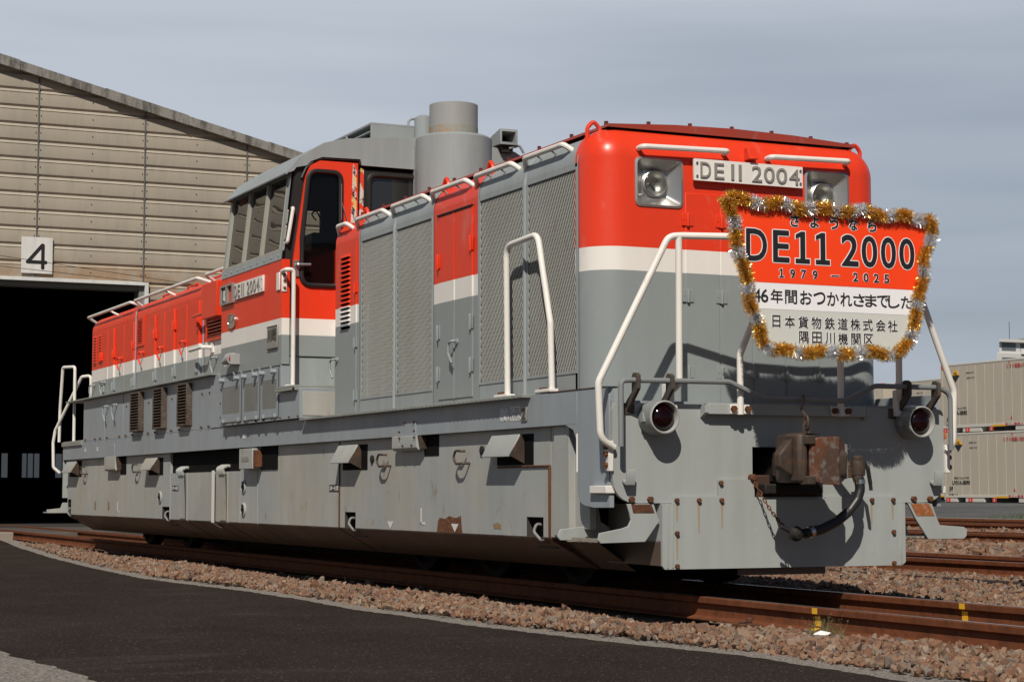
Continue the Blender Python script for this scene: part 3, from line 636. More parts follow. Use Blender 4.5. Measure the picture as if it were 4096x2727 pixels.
# rear wall with window, floor, roof, desk inside
rw = [(-1.15, 3.0), (-.30, 3.0), (-.30, 3.79), (-1.15, 3.79)]
mb = MB(); place(mb, plate2d([wallpoly(), rw], .03), (0, CY1-.015, 0), X, Z); P('cab_rear_wall', mb, PH)
P('cab_interior', MB().box(-.28, 1.35, 8.86, 8.90, 1.7, 3.9).box(-1.36, 1.36, 6.95, 8.9, 1.68, 1.72).box(.55, .60, 6.95, 8.9, 1.7, 4.1), DARK)
P('control_desk', MB().box(-.95, -.2, 7.9, 8.5, 1.72, 3.22).box(-.72, -.5, 7.95, 8.3, 3.22, 3.42).box(-1.2, -.95, 8.1, 8.5, 1.72, 3.12), mat('desk_dark', (.02, .025, .03), .5), None, .02)
P('desk_lamp', MB().tube([(-.62, 8.0, 3.4), (-.60, 8.0, 3.55), (-.66, 8.0, 3.66), (-.72, 8.0, 3.62), (-.66, 8.0, 3.55)], .008, 6, .03), DMET)
rf = [(-1.375, 3.835), (-1.31, 3.90), (-1.22, 4.01), (-1.08, 4.10), (-.98, 4.165), (-.77, 4.22), (-.31, 4.27), (.1, 4.29), (.7, 4.275), (1.10, 4.225), (1.22, 4.16), (1.30, 3.99), (1.345, 3.845)]
mb = MB(); mb.strip(rf, 1, CY0-.04, CY1+.06)
mb.add([(x, CY1+.06, z) for x, z in rf], [tuple(range(len(rf)))])
P('cab_roof', mb, PG, None)
gb = list(rf)+[(1.28, 3.955), (-.585, 3.965), (-.60, 4.025), (-1.0, 4.02), (-1.12, 3.97), (-1.16, 3.925), (-1.27, 3.90), (-1.30, 3.86)]
mb = MB(); place(mb, plate2d([gb], .03), (0, CY0-.025, 0), X, Z); P('roof_front', mb, PG, None, .003)
P('roof_drip', MB().tube([(-1.375, CY0-.05, 3.833), (-1.375, CY1+.06, 3.833)], .012, 6), PG)
bx = MB(); bx.box(-.35, .40, 7.2, 8.7, 4.24, 4.262).box(-.35, .40, 7.2, 8.7, 4.462, 4.485).box(-.35, .40, 7.2, 7.225, 4.262, 4.462).box(-.35, .40, 8.675, 8.7, 4.262, 4.462).box(.36, .40, 7.225, 8.675, 4.262, 4.462).box(-.352, -.33, 7.93, 7.97, 4.262, 4.462)
ac = P('roof_vent_box', bx, PG, None, .003)
P('vent_backing', MB().box(-.12, -.10, 7.225, 8.675, 4.262, 4.462), DARK, ac)
for z in (4.33, 4.40): P('vent_bar', MB().box(-.33, -.30, 7.225, 8.675, z, z+.012), PG, ac)
P('lifting_eye', MB().tube([(.10, 7.3, 4.47), (.10, 7.3, 4.55), (.15, 7.3, 4.585), (.20, 7.3, 4.55), (.20, 7.3, 4.47)], .013, 8, .04), PG, ac)
# exhaust: broad housing, inner pipe, small pipe behind
sk = MB().lathe([(.385, 2.9), (.385, 4.24), (.36, 4.262), (.24, 4.285)], (.30, 6.56, 0), 'Z', 48); sk.box(-.02, .66, 6.56, 6.86, 3.2, 4.20)
ex = P('exhaust_housing', sk, PG)
P('exhaust_pipe', MB().lathe([(.246, 4.26), (.246, 4.60), (.236, 4.603), (.232, 4.58), (.232, 4.30)], (.315, 6.60, 0), 'Z', 40), paint('sooty_pipe', (.29, .30, .29), .45, .2, rust=.0), ex)
P('rust_ring', MB().lathe([(.2475, 4.262), (.2475, 4.37)], (.315, 6.60, 0), 'Z', 40), paint('rust_ring_paint', (.27, .27, .24), .6, .2, rust=.0), ex)
rr = bpy.data.materials['rust_ring_paint']; n = NT(rr); l0 = n.b.inputs['Base Color'].links[0].from_socket
n.base(n.mix(n.math('MULTIPLY', n.ramp(n.noise(22, 5, .7), .44, .58), n.ramp(n.noise(4, 2), .40, .52)), l0, (.34, .17, .06)))
P('side_pipe', MB().lathe([(.10, 4.2), (.10, 4.53), (.06, 4.555), (0, 4.56)], (.155, 7.0, 0), 'Z', 20), PG, ex)
bl = MB()
for z in (4.18, 4.0, 3.8, 3.6): bl.bolt((-.0, 6.80, z), 'Y', .014, -.03)
P('bolts', bl, RUSTM, ex)
hb = MB(); hv = [(.885, 6.72, 4.275), (1.085, 6.72, 4.275), (1.085, 6.72, 4.435), (.885, 6.72, 4.435)]
iv = [(.905, 6.715, 4.30), (1.06, 6.715, 4.30), (1.06, 6.715, 4.41), (.905, 6.715, 4.41)]
bk = [(.905, 7.10, 4.29), (1.06, 7.10, 4.29), (1.06, 7.10, 4.37), (.905, 7.10, 4.37)]
iv2 = [(.905, 6.95, 4.30), (1.06, 6.95, 4.30), (1.06, 6.95, 4.41), (.905, 6.95, 4.41)]
hb.add(hv+iv+bk, [(0, 1, 5, 4), (1, 2, 6, 5), (2, 3, 7, 6), (3, 0, 4, 7), (0, 8, 9, 1), (1, 9, 10, 2), (2, 10, 11, 3), (3, 11, 8, 0), (8, 11, 10, 9)])
hb.add(iv+iv2, [(0, 1, 5, 4), (1, 2, 6, 5), (2, 3, 7, 6), (3, 0, 4, 7)])
wh = P('roof_horn', hb, PG); P('horn_throat', MB().add(iv2, [(0, 1, 2, 3)]), DARK, wh)
P('horn_foot', MB().box(.93, 1.05, 6.76, 6.95, 4.2, 4.28), DMET, wh)
P('pipe_stub', MB().tube([(1.0, 6.75, 4.24), (1.12, 6.75, 4.28), (1.17, 6.75, 4.20)], .014, 8, .03), PG); P('pipe_union', MB().tube([(.80, 6.78, 4.03), (.92, 6.72, 4.035)], .025, 10), ALU)
# cab step: lower body with platform, hand rail
lb = MB().box(CX, 1.40, 6.285, CY1, 1.405, 1.695).box(CX, 1.40, CY0, CY1, 1.695, 1.95)
P('equipment_box', lb, PGB, None, .004)
P('cab_platform', MB().box(-1.455, 1.455, 6.33, 6.87, 1.70, 1.722).box(-1.455, -1.435, 6.33, 6.90, 1.672, 1.70).box(-1.455, -1.0, 6.33, 6.35, 1.672, 1.70), chk, None, .003)
hr = P('cab_handrail', MB().tube([(-1.40, 6.86, 2.86), (-1.40, 6.72, 2.868), (-1.325, 6.72, 2.868), (-1.325, 6.72, 1.72)], .021, 12, .05), PW)
P('rail_bracket', MB().box(-1.415, -1.40, 6.90, 7.0, 2.68, 2.86).box(-1.405, -1.35, 6.845, 6.868, 2.66, 2.86), PW, hr, .008)
bl = MB()
for z in (2.70, 2.77, 2.83): bl.bolt((-1.378, 6.845, z), 'Y', .014, -.012)
P('bolts', bl, RUSTM, hr); P('rail_foot', MB().box(-1.40, -1.26, 6.69, 6.76, 1.722, 1.742), PW, hr, .004)
# side plates and signs on the cab
number_plate((CX-.002, 7.915, 2.80), -Y, Z, -X, .99, .165, .02, [('D', -.42, .075, .125), ('E', -.31, .07, .125), ('I', -.205, .022, .125), ('I', -.14, .022, .125), ('2', .02, .08, .125), ('0', .13, .085, .125), ('0', .24, .085, .125), ('4', .36, .085, .125)])
for yc, filled in ((8.80, 1), (8.57, 0)):
    mb = MB(); o_ = [(-.115, -.105), (.115, -.105), (.115, .105), (-.115, .105)]; i_ = [(p[0]*.76, p[1]*.8) for p in o_]
    place(mb, plate2d([o_, i_], .03), (CX-.017, yc, 2.80), -Y, Z)
    fr_ = P('sign_frame', mb, PLT, None, .004)
    if filled:
        P('sign_plate', MB().box(CX-.012, CX-.004, yc-.10, yc+.10, 2.71, 2.89), mat('black_enamel', (.012, .012, .012), .4), fr_)
        mb = MB(); text(mb, '新', (CX-.014, yc, 2.80), -Y, Z, .10, .12, .003, .02); P('lettering', mb, TXW, fr_)
ov = [(math.cos(a)*.135, math.sin(a)*.082) for a in np.linspace(0, 2*math.pi, 33)[:-1]]
mb = MB(); place(mb, plate2d([ov], .012), (CX-.008, 8.53, 2.505), -Y, Z); eo = P('oval_emblem', mb, ALU, None, .004)
mb = MB(); place(mb, plate2d([[(a*1.0, b*1.0) for a, b in ov], [(a*.9, b*.87) for a, b in ov]], .008), (CX-.016, 8.53, 2.505), -Y, Z); text(mb, 'JRF', (CX-.016, 8.53, 2.505), -Y, Z, .17, .07, .006, .03); P('lettering', mb, CHR, eo)
bp = P('builder_plate', MB().box(CX-.014, CX, 6.955, 7.285, 2.115, 2.345), PLT, None, .006)
mb = MB(); text(mb, '川崎', (CX-.016, 7.12, 2.255), -Y, Z, .27, .125, .006, .025); mb.box(CX-.018, CX-.014, 6.955, 7.285, 2.335, 2.345).box(CX-.018, CX-.014, 6.955, 7.285, 2.115, 2.125); P('lettering', mb, mat('plate_dark', (.07, .065, .055), .5, .3), bp)
sl_ = P('side_lamp', MB().lathe([(.055, -.02), (.062, -.03), (.062, -.13), (.045, -.16), (.0, -.17)], (CX-.06, 8.47, 2.095), 'Y', 18).box(CX-.10, CX, 8.25, 8.30, 2.03, 2.14), paint('lamp_shell', (.33, .33, .32), .45, .15), None, .003)
lm = P('lamp_body', MB().tube([(CX-.06, 8.62, 2.075), (CX-.062, 8.38, 2.09), (CX-.062, 8.29, 2.09)], [.03, .058, .066], 18), bpy.data.materials['lamp_shell'], sl_)
P('lens', MB().lathe([(.046, .02), (.045, -.01), (.03, -.03), (.015, -.037), (0, -.038)], (CX-.065, 8.29, 2.088), 'Y', 18), REDL, sl_)
# engine room panels below the cab window: three slatted flaps with latches
P('panel_joint', MB().box(CX-.006, CX, 6.88, CY1, 1.938, 1.944), DMET)
for (y0, y1) in ((8.22, 8.84), (7.585, 8.04), (6.975, 7.425)):
    z0, z1 = 1.525, 1.812
    mb = MB(); rects(mb, [y0-.06, y1+.06], [1.44, 1.93], [(y0, y1, z0, z1)], lambda u, v: (CX-.010, u, v)); fl = P('air_intake_flap', mb, PGB)
    P('flap_backing', MB().box(CX-.005, CX-.002, y0, y1, z0, z1), RUSTM if 0 else DMET, fl)
    sm = MB(); p_ = .030; k = -int((z1-z0)/p_)-1
    while y0+k*p_ < y1:
        a, b_ = y0+k*p_, y0+k*p_+(z1-z0)
        za, zb = z0+max(0, y0-a), z1-max(0, b_-y1)
        if zb > za+.01:
            ya, yb = a+(za-z0), a+(zb-z0); sm.add([(CX-.009, ya-.008, za), (CX-.009, ya+.008, za), (CX-.009, yb+.008, zb), (CX-.009, yb-.008, zb), (CX-.004, ya+.004, za), (CX-.004, yb+.004, zb)], [(0, 1, 2, 3), (1, 4, 5, 2)])
        k += 1
    # slats lean the other way round seen from outside
    for i, v in enumerate(sm.v): sm.v[i] = (v[0], y0+y1-v[1], v[2])
    P('slats', sm, bpy.data.materials['grille_paint'], fl)
    for yy in (y0+.04, y1-.04):
        P('latch', MB().lathe([(.024, 0), (.024, -.05), (.018, -.055)], (CX-.01, yy, 1.885), 'X', 12).tube([(CX-.05, yy, 1.89), (CX-.055, yy, 1.925), (CX-.07, yy, 1.945)], .010, 6), PGB, fl)
        P('hinge', MB().box(CX-.03, CX-.008, yy-.03, yy+.03, 1.435, 1.47), PGB, fl, .003)
bl = MB()
for i in range(10): bl.bolt((CX, 6.32+i*.27, 1.425), 'X', .010, -.014)
for z in (1.5, 1.65, 1.8): bl.bolt((CX, 8.92, z), 'X', .010, -.014)
P('bolts', bl, RUSTM)
P('cover_panel', MB().box(-1.37, -1.04, 6.279, 6.286, 1.43, 1.66), PGS, None, .003)
P('link_body', MB().box(-.85, .85, 5.80, 6.9, 1.40, 3.1), PH)
# ================================================================== far hood
def far(name, y0, y1, m=PH, ends=False, holes=()): return hood_section(name, y0, y1, m, 1.99, holes, 3.15, .20, None, ends)
far('far_hood', 10.36, 13.50); far('far_hood', 13.56, 16.07, ends=True); far('far_hood', 8.96, 10.30)
for y in (10.33, 13.53):
    P('seam_strip', MB().strip([(x*1.004, z+.003) for x, z in [(-HX, 2.0)]+shoulder(3.15, .2)[:10]], 1, y-.032, y+.032), paint('seam_light', (.42, .44, .50), .5, .1) if 'seam_light' not in bpy.data.materials else bpy.data.materials['seam_light'])
for y0, y1 in ((13.62, 16.25), (10.42, 13.54), (9.0, 10.2)):
    rl = P('roof_handrail', MB().tube([(-1.05, y0, 3.10), (-1.245, y0+.06, 3.165), (-1.245, y1-.06, 3.165), (-1.09, y1, 3.085)], .020, 10, .05), PW)
    P('stays', MB().tube([(-1.245, (y0+y1)/2, 3.165), (-1.10, (y0+y1)/2-.1, 3.085)], .014, 8), PW, rl)
for y in (13.10, 11.9, 10.9):
    P('lifting_loop', MB().tube([(-.9, y-.3, 3.15), (-.9, y-.25, 3.23), (-.9, y+.25, 3.23), (-.9, y+.3, 3.15)], .014, 8, .05), PR)
for y0, y1 in ((13.60, 14.14), (14.16, 14.66), (14.70, 15.07), (15.10, 15.68), (10.42, 11.01), (11.05, 11.54), (11.58, 12.03), (12.07, 12.46), (12.50, 13.40)):
    P('far_hood_door', MB().box(-HX-.007, -HX+.01, y0, y1, 2.03, 2.90), PH, None, .003)
for y in (10.45, 11.56, 12.48, 13.58, 14.68):
    P('door_rib', MB().box(-HX-.030, -HX, y-.02, y+.02, 2.02, 2.90), PH, None, .004)
for y, z in ((11.56, 2.70), (12.48, 2.66), (13.60, 2.60), (14.68, 2.56), (15.42, 2.56), (10.47, 2.66), (11.56, 2.14), (12.48, 2.14), (13.6, 2.12), (14.68, 2.12), (15.30, 2.12), (10.5, 2.14)):
    P('hinge', MB().box(-HX-.032, -HX-.005, y-.05, y+.05, z-.055, z+.055).tube([(-HX-.036, y, z-.065), (-HX-.036, y, z+.05)], .014, 8), PH, None, .003)
for y, z in ((11.13, 2.47), (12.17, 2.47), (13.11, 2.47), (14.28, 2.47)): handle(y, z, -HX-.007, PR, .15)
for y, z in ((9.80, 2.20), (15.26, 2.20), (15.9, 2.19)): handle(y, z, -HX-.007, PG, .17)
vt = MB(); vt.box(-HX-.02, -HX, 13.06, 13.44, 2.56, 2.60).box(-HX-.02, -HX, 13.06, 13.44, 2.90, 2.94).box(-HX-.02, -HX, 13.06, 13.15, 2.60, 2.90).box(-HX-.02, -HX, 13.38, 13.44, 2.60, 2.90)
vb = P('vent_frame', vt, PR, None, .002); P('vent_backing', MB().box(-HX-.012, -HX-.008, 13.15, 13.38, 2.6, 2.9), DARK, vb)
sl2 = MB()
for i in range(10): sl2.box(-HX-.022, -HX-.008, 13.15, 13.38, 2.607+i*.03, 2.620+i*.03)
P('slats', sl2, PR, vb)
for y0, y1 in ((15.78, 15.96), (15.47, 15.62)):
    sl3 = MB()
    for i in range(10): z = 2.50+i*.039; sl3.add([(-HX, y0, z+.03), (-HX, y1, z+.03), (-HX-.03, y1-.01, z+.004), (-HX-.03, y0+.01, z+.004)], [(0, 1, 2, 3)]); sl3.add([(-HX, y0, z+.03), (-HX-.03, y0+.01, z+.004), (-HX, y0, z)], [(0, 1, 2)])
    P('louvre', sl3, PR)
vb = P('vent_frame', MB().box(-HX-.035, -HX, 9.02, 9.06, 2.36, 2.9).box(-HX-.035, -HX, 10.09, 10.13, 2.45, 2.9).box(-HX-.035, -HX, 9.06, 10.09, 2.40, 2.45), PR, None, .003)
P('vent_backing', MB().box(-HX-.006, -HX-.002, 9.06, 10.09, 2.45, 2.9), DARK, vb)
sl2 = MB()
for i in range(11): sl2.box(-HX-.03, -HX-.008, 9.06, 10.09, 2.46+i*.038, 2.476+i*.038)
P('slats', sl2, PR, vb)
P('conduit_box', MB().box(-HX-.15, -HX, 9.3, 9.90, 2.63, 3.02), PR, None, .006)
P('rail_peg', MB().tube([(-HX, 9.95, 2.72), (-HX-.09, 9.95, 2.72), (-HX-.09, 10.45, 2.71)], [.02, .025, .018], 8), PR)
P('rail_peg', MB().tube([(-HX, 9.95, 2.33), (-HX-.12, 9.97, 2.33), (-HX-.13, 10.45, 2.32)], .022, 8, .03).box(-HX-.02, -HX, 9.9, 9.98, 2.27, 2.38), PW)
P('far_ledge', MB().box(-1.405, -1.1, 9.33, 16.85, 1.978, 1.998), chk, None, .003); P('ledge_end', MB().box(-1.26, -1.1, 8.96, 9.33, 1.978, 1.998), chk)
# equipment cases under the far walkway
for y0, y1 in ((14.70, 15.98), (13.66, 14.68), (11.9, 13.63), (9.55, 11.88)):
    P('equipment_case', MB().box(-1.332, 1.332, y0, y1, 1.402, 1.978), PGB, None, .004)
P('equipment_case', MB().box(-1.345, 1.33, 8.96, 9.53, 1.402, 1.975), PGB, None, .004)
for y0, y1 in ((12.59, 13.0), (11.47, 11.86), (10.36, 10.74)):
    vf = P('vent_frame', MB().box(-1.40, -1.332, y0-.03, y0, 1.46, 1.945).box(-1.40, -1.332, y1, y1+.02, 1.46, 1.945).box(-1.40, -1.332, y0, y1, 1.455, 1.47).box(-1.40, -1.332, y0, y1, 1.925, 1.945), rusty('vent_rust', (.085, .066, .052), (.06, .036, .025), (.13, .11, .085), .7, 8) if 'vent_rust' not in bpy.data.materials else bpy.data.materials['vent_rust'], None, .003)
    P('vent_backing', MB().box(-1.345, -1.338, y0, y1, 1.47, 1.925), DARK, vf)
    sl2 = MB()
    for i in range(13):
        z = 1.474+i*.035; sl2.add([(-1.348, y0, z+.030), (-1.348, y1, z+.030), (-1.398, y1, z+.004), (-1.398, y0, z+.004), (-1.398, y1, z-.002), (-1.398, y0, z-.002)], [(0, 1, 2, 3), (3, 2, 4, 5)])
    P('slats', sl2, bpy.data.materials['vent_rust'], vf)
for y, z in ((14.02, 1.84), (14.52, 1.84)): handle(y, z, -1.332, PGB, .2)
bl = MB()
for y in (15.8, 15.2, 14.9, 14.5, 13.8, 13.45, 13.1, 12.3, 11.95, 11.2, 10.85, 9.9, 9.6, 9.1):
    bl.bolt((-1.337, y, 1.425), 'X', .014, -.02)
    if y < 13.5 and y > 9.5: bl.bolt((-1.332, y, 1.80), 'X', .012, -.014)
P('bolts', bl, RUSTM)
# far end platform
P('end_platform', MB().box(-1.34, 1.34, 15.98, 17.28, 1.405, 1.43).box(-1.36, -1.33, 16.0, 17.3, 1.36, 1.42), chk, None, .003)
P('end_plate', MB().box(-1.335, 1.335, 17.28, 17.31, .62, 1.36), PGF)
mb = MB().tube([(-1.30, 16.75, 1.43), (-1.30, 16.75, 2.50), (-1.40, 17.1, 2.51), (-1.40, 17.25, 1.9), (-1.40, 17.28, 1.43)], .022, 10, .05)
mb.tube([(-1.10, 16.6, 2.0), (-1.10, 16.6, 2.37), (-1.20, 16.75, 2.36), (-1.45, 17.32, 1.60), (-1.47, 17.36, 1.42), (-1.46, 17.36, 1.06), (-1.37, 17.34, .98)], .022, 10, .06)
P('end_railing', mb, PW)
P('end_step', MB().prism([(-1.33, .55), (-1.25, .55), (-1.2, .40), (-1.55, .40), (-1.56, .45), (-1.36, .47)], 1, 17.30, 17.315).box(-1.55, -1.2, 17.32, 17.6, .40, .415), PGS, None, .003)
# ================================================================== side skirts
SKX = -1.28
for y0, y1 in ((.775, 1.865),):
    dk = P('deck_handrail', MB().tube([(-1.31, 1.72, 1.405), (-1.31, 1.745, 2.53), (-1.31, 1.20, 2.555), (-1.31, .99, 1.90), (-1.31, .965, 1.40)], .023, 12, .10), PW)
    P('rail_foot', MB().box(-1.345, -1.275, 1.66, 1.90, 1.403, 1.425), PW, dk, .005); P('rail_foot', MB().box(-1.345, -1.275, .93, 1.18, 1.406, 1.43), PW, dk, .005)
    bl = MB()
    for y in (1.80, 1.86, 1.08, 1.14): bl.bolt((-1.31, y, 1.425), 'Z', .018, .02)
    P('bolts', bl, RUSTM, dk)
def skirt(y0, y1, zt, m=PGS, holes=(), dx=0, name='side_skirt', bevel=.004):
    mb = MB(); x = SKX+dx
    rects(mb, [y0, y1], [.385, zt], holes, lambda u, v: (x, u, v))
    pr = [(x, .385), (x+.02, .362), (-.90+dx, .158), (-.88+dx, .158)]; mb.strip(pr, 1, y0, y1)
    for y in (y0, y1): mb.add([(a, y, b) for a, b in pr]+[(x+.05, y, .40), (x+.05, y, zt), (x, y, zt)], [tuple(range(7))])
    mb.add([(x, y0, zt), (x, y1, zt), (x+.05, y1, zt), (x+.05, y0, zt)], [(0, 1, 2, 3)])
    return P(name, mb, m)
poc = [(5.05, 5.33, .3851, .525), (1.17, 1.45, .3851, .525)]
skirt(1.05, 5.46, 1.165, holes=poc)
P('skirt_step_panel', MB().box(SKX-.012, SKX, 1.045, 2.0, .40, .895), PGS, None, .004) if 0 else None
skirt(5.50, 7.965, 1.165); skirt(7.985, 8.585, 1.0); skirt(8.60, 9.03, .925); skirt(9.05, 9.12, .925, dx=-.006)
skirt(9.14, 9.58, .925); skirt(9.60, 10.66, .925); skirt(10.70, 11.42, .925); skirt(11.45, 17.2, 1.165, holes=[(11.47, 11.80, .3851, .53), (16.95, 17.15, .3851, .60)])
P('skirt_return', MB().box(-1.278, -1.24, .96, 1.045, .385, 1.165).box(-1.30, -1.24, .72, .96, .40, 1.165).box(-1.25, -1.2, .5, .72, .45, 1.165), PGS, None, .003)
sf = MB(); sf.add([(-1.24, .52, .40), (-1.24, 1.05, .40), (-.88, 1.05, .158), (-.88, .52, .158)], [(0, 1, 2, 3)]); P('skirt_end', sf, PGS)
P('skirt_edge', MB().tube([(SKX-.006, 1.055, .885), (SKX-.006, 1.055, .385), (-.90, 1.055, .160)], .012, 6).tube([(SKX-.006, 1.05, .888), (SKX-.006, 1.95, .888)], .008, 6), RUSTM)
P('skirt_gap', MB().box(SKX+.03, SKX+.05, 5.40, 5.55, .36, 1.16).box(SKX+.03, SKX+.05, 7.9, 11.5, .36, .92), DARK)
P('skirt_rail', MB().box(SKX-.010, SKX+.01, 5.462, 5.478, .385, 1.12), RUSTM)
P('white_strap', MB().strip([(SKX-.022, .94), (SKX-.022, .37), (-1.20, .31)], 1, 9.48, 9.60), PW)
for y in (9.05, 10.72):
    st_ = MB().strip([(SKX-.03, .90), (SKX-.016, .60), (SKX-.012, .40)], 1, y, y+.26)
    for i in range(4): st_.tube([(SKX-.03, y+.03+i*.065, .90), (SKX-.06, y+.03+i*.065, .955), (SKX-.0, y+.03+i*.065, .985), (SKX+.08, y+.03+i*.065, .98)], .018, 8, .03)
    P('air_duct', st_, PGS)
# openings' backs and tie-down hooks
for y0, y1 in ((5.05, 5.33), (1.17, 1.45), (11.47, 11.80), (16.95, 17.15)):
    pk = P('tie_down_pocket', MB().box(SKX+.10, SKX+.11, y0-.02, y1+.02, .30, .6).box(SKX+.002, SKX+.10, y0-.012, y0-.002, .37, .54).box(SKX+.002, SKX+.1, y1+.002, y1+.012, .37, .54).box(SKX+.002, SKX+.1, y0, y1, .53, .54), mat('pocket_dark', (.04, .034, .028), .8) if 'pocket_dark' not in bpy.data.materials else bpy.data.materials['pocket_dark'])
    P('tie_down_hook', MB().tube([(SKX+.06, y0+.10, .47), (SKX-.01, y0+.10, .475), (SKX-.03, y0+.10, .42), (SKX+.0, y0+.04, .36), (SKX+.02, y0+.0, .37)], .011, 8, .03), bpy.data.materials['worn_edge'], pk)
    P('pocket_flap', MB().add([(SKX-.008, y0+.0, .385), (SKX-.008, y0+.10, .345), (SKX+.05, y0+.10, .32), (SKX+.05, y0-.0, .33)], [(0, 1, 2, 3)]), PGS, pk)
# hooded brackets along the skirt top
def hood_bracket(y0, y1, z0=.96, z1=1.125):
    o = P('skirt_bracket', MB().prism([(-1.285, z1), (-1.315, z1), (-1.395, z0+.012), (-1.395, z0), (-1.375, z0), (-1.285, z1-.06)], 1, y0, y1), PGS, None, .004)
    P('bracket_cheek', MB().prism([(-1.285, z1-.01), (-1.31, z1-.01), (-1.40, z0+.01), (-1.285, z0-.05)], 1, y0-.02, y0), COUPB, o)
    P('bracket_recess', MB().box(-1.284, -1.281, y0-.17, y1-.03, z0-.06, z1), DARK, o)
    return o
hood_bracket(4.92, 5.42); hood_bracket(1.50, 2.0); hood_bracket(11.95, 12.5, .97, 1.12); hood_bracket(16.45, 17.1, .98, 1.15)
def hang_box(y0, y1, z0, z1, zc):
    o = P('hanging_box', MB().prism(fil([(-1.30, z1), (-1.36, z1), (-1.36, z0+.02), (-1.34, z0), (-1.285, z0)], [0, .005, .02, .02, 0]), 1, y0, y1), PGS, None, .004)
    P('box_cheek', MB().prism([(-1.285, zc), (-1.355, zc), (-1.335, z0+.01), (-1.285, z0+.01)], 1, y0-.03, y0-.001), COUPB, o)
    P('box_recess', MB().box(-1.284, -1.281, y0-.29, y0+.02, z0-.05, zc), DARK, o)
    return o
b1 = hang_box(3.40, 3.96, 1.045, 1.165, 1.165)
P('cover', MB().prism(fil([(3.46, 1.07), (3.74, 1.07), (3.74, 1.29), (3.46, 1.29)], .03), 0, -1.345, -1.337), PGB, b1, .002)
bl = MB()
for y in (3.5, 3.70):
    for z in (1.085, 1.275): bl.bolt((-1.36 if z < 1.17 else -1.345, y, z), 'X', .010, -.012)
for z in (1.15, 1.2): bl.bolt((-1.362, 3.44, z), 'X', .010, -.012); bl.bolt((-1.362, 3.77, z), 'X', .01, -.012)
P('bolts', bl, RUSTM, b1)
b2 = hang_box(13.93, 14.55, .98, 1.165, 1.165); P('cover', MB().prism(fil([(14.05, 1.10), (14.35, 1.10), (14.35, 1.33), (14.05, 1.33)], .03), 0, -1.345, -1.337), PGB, b2, .002)
b3 = P('hanging_box', MB().box(-1.38, -1.285, 7.85, 8.31, .94, 1.15), PGS, None, .006)
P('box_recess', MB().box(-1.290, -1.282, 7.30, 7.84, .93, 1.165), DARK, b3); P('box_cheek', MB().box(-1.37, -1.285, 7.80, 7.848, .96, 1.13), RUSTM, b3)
P('data_plate', MB().box(-1.384, -1.379, 7.96, 8.22, 1.02, 1.065), PLT, b3)
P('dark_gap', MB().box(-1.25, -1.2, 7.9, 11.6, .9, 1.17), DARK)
for y, z in ((4.27, .97), (2.58, .97), (15.98, 1.0), (12.98, 1.0)):
    P('rope_hook', MB().tube([(SKX, y-.09, z-.045), (SKX-.07, y-.09, z-.045), (SKX-.07, y+.02, z-.05), (SKX-.07, y+.08, z), (SKX-.07, y+.03, z+.055), (SKX-.07, y-.06, z+.05), (SKX-.03, y-.07, z+.05)], .010, 8, .045), COUPB)
for y, z in ((4.62, .99), (2.24, 1.02)): P('plug', MB().lathe([(.035, 0), (.035, -.015), (.025, -.02)], (SKX, y, z), 'X', 12), DMET)
for y, z in ((11.9, .64), (8.45, .76), (8.45, .52)):
    lk = P('quarter_lock', MB().lathe([(.075, 0), (.075, -.01), (.06, -.018), (.055, -.004), (0, -.004)], (SKX, y, z), 'X', 20), PGS); P('lock_cam', MB().box(SKX-.02, SKX-.005, y-.022, y+.022, z-.05, z+.05).box(SKX-.02, SKX-.005, y-.045, y+.045, z-.015, z+.015), DMET, lk)
# marks
mk = MB()
def m_box(y0, y1, z0, z1, t=.007, x=-1.3395):
    for a, b_, c_, d_ in ((y0, y1, z0, z0+t), (y0, y1, z1-t, z1), (y0, y0+t, z0, z1), (y1-t, y1, z0, z1)): mk.box(x, x+.002, a, b_, c_, d_)
m_box(1.645, 1.71, 1.225, 1.315); m_box(1.715, 1.785, 1.225, 1.315); m_box(1.43, 1.612, 1.222, 1.325)
text(mk, 'PF', (-1.339, 1.749, 1.27), *SIDE, .045, .065, .002, .02); text(mk, 'SF', (-1.339, 1.677, 1.27), *SIDE, .045, .065, .002, .02)
text(mk, '29- 1', (-1.339, 1.521, 1.297), *SIDE, .15, .036, .002, .02); text(mk, '大宮車', (-1.339, 1.521, 1.25), *SIDE, .155, .042, .002, .01)
text(mk, 'BC', (-1.339, 8.27, 1.285), *SIDE, .10, .055, .002, .02); text(mk, 'BC', (-1.339, 15.8, 1.285), *SIDE, .10, .055, .002); text(mk, 'BC', (-1.339, 15.05, 1.285), *SIDE, .10, .055, .002)
text(mk, '全', (CX-.002, 8.86, 2.11), *SIDE, .035, .04, .002); text(mk, '6.9', (CX-.002, 8.78, 2.05), *SIDE, .08, .035, .002)
for y in (4.185, 2.78): mk.prism([(y-.075, .455), (y+.075, .455), (y, .39)], 0, SKX-.003, SKX-.001)
for y in (3.49, 14.1):
    mk.box(SKX-.003, SKX-.001, y-.010, y+.010, .44, .575); mk.box(SKX-.003, SKX-.001, y-.085, y+.010, .44, .458)
P('white_markings', mk, TXW)
np_ = P('end_number_plate', MB().box(-1.347, -1.337, 1.315, 1.412, 1.212, 1.325), PLT, None, .004); mb = MB(); text(mb, '2', (-1.348, 1.363, 1.268), *SIDE, .055, .08, .006, .02); P('lettering', mb, mat('dark_numeral', (.06, .05, .04), .5), np_)
for y, z in ((5.62, .74), (11.2, .75)):
    bp_ = P('caution_plate', MB().box(SKX-.005, SKX-.001, y-.13, y+.13, z-.03, z+.03), TXB); mb = MB(); text(mb, 'スカート上昇', (SKX-.006, y, z), *SIDE, .24, .042, .002, .02); P('lettering', mb, TXW, bp_)
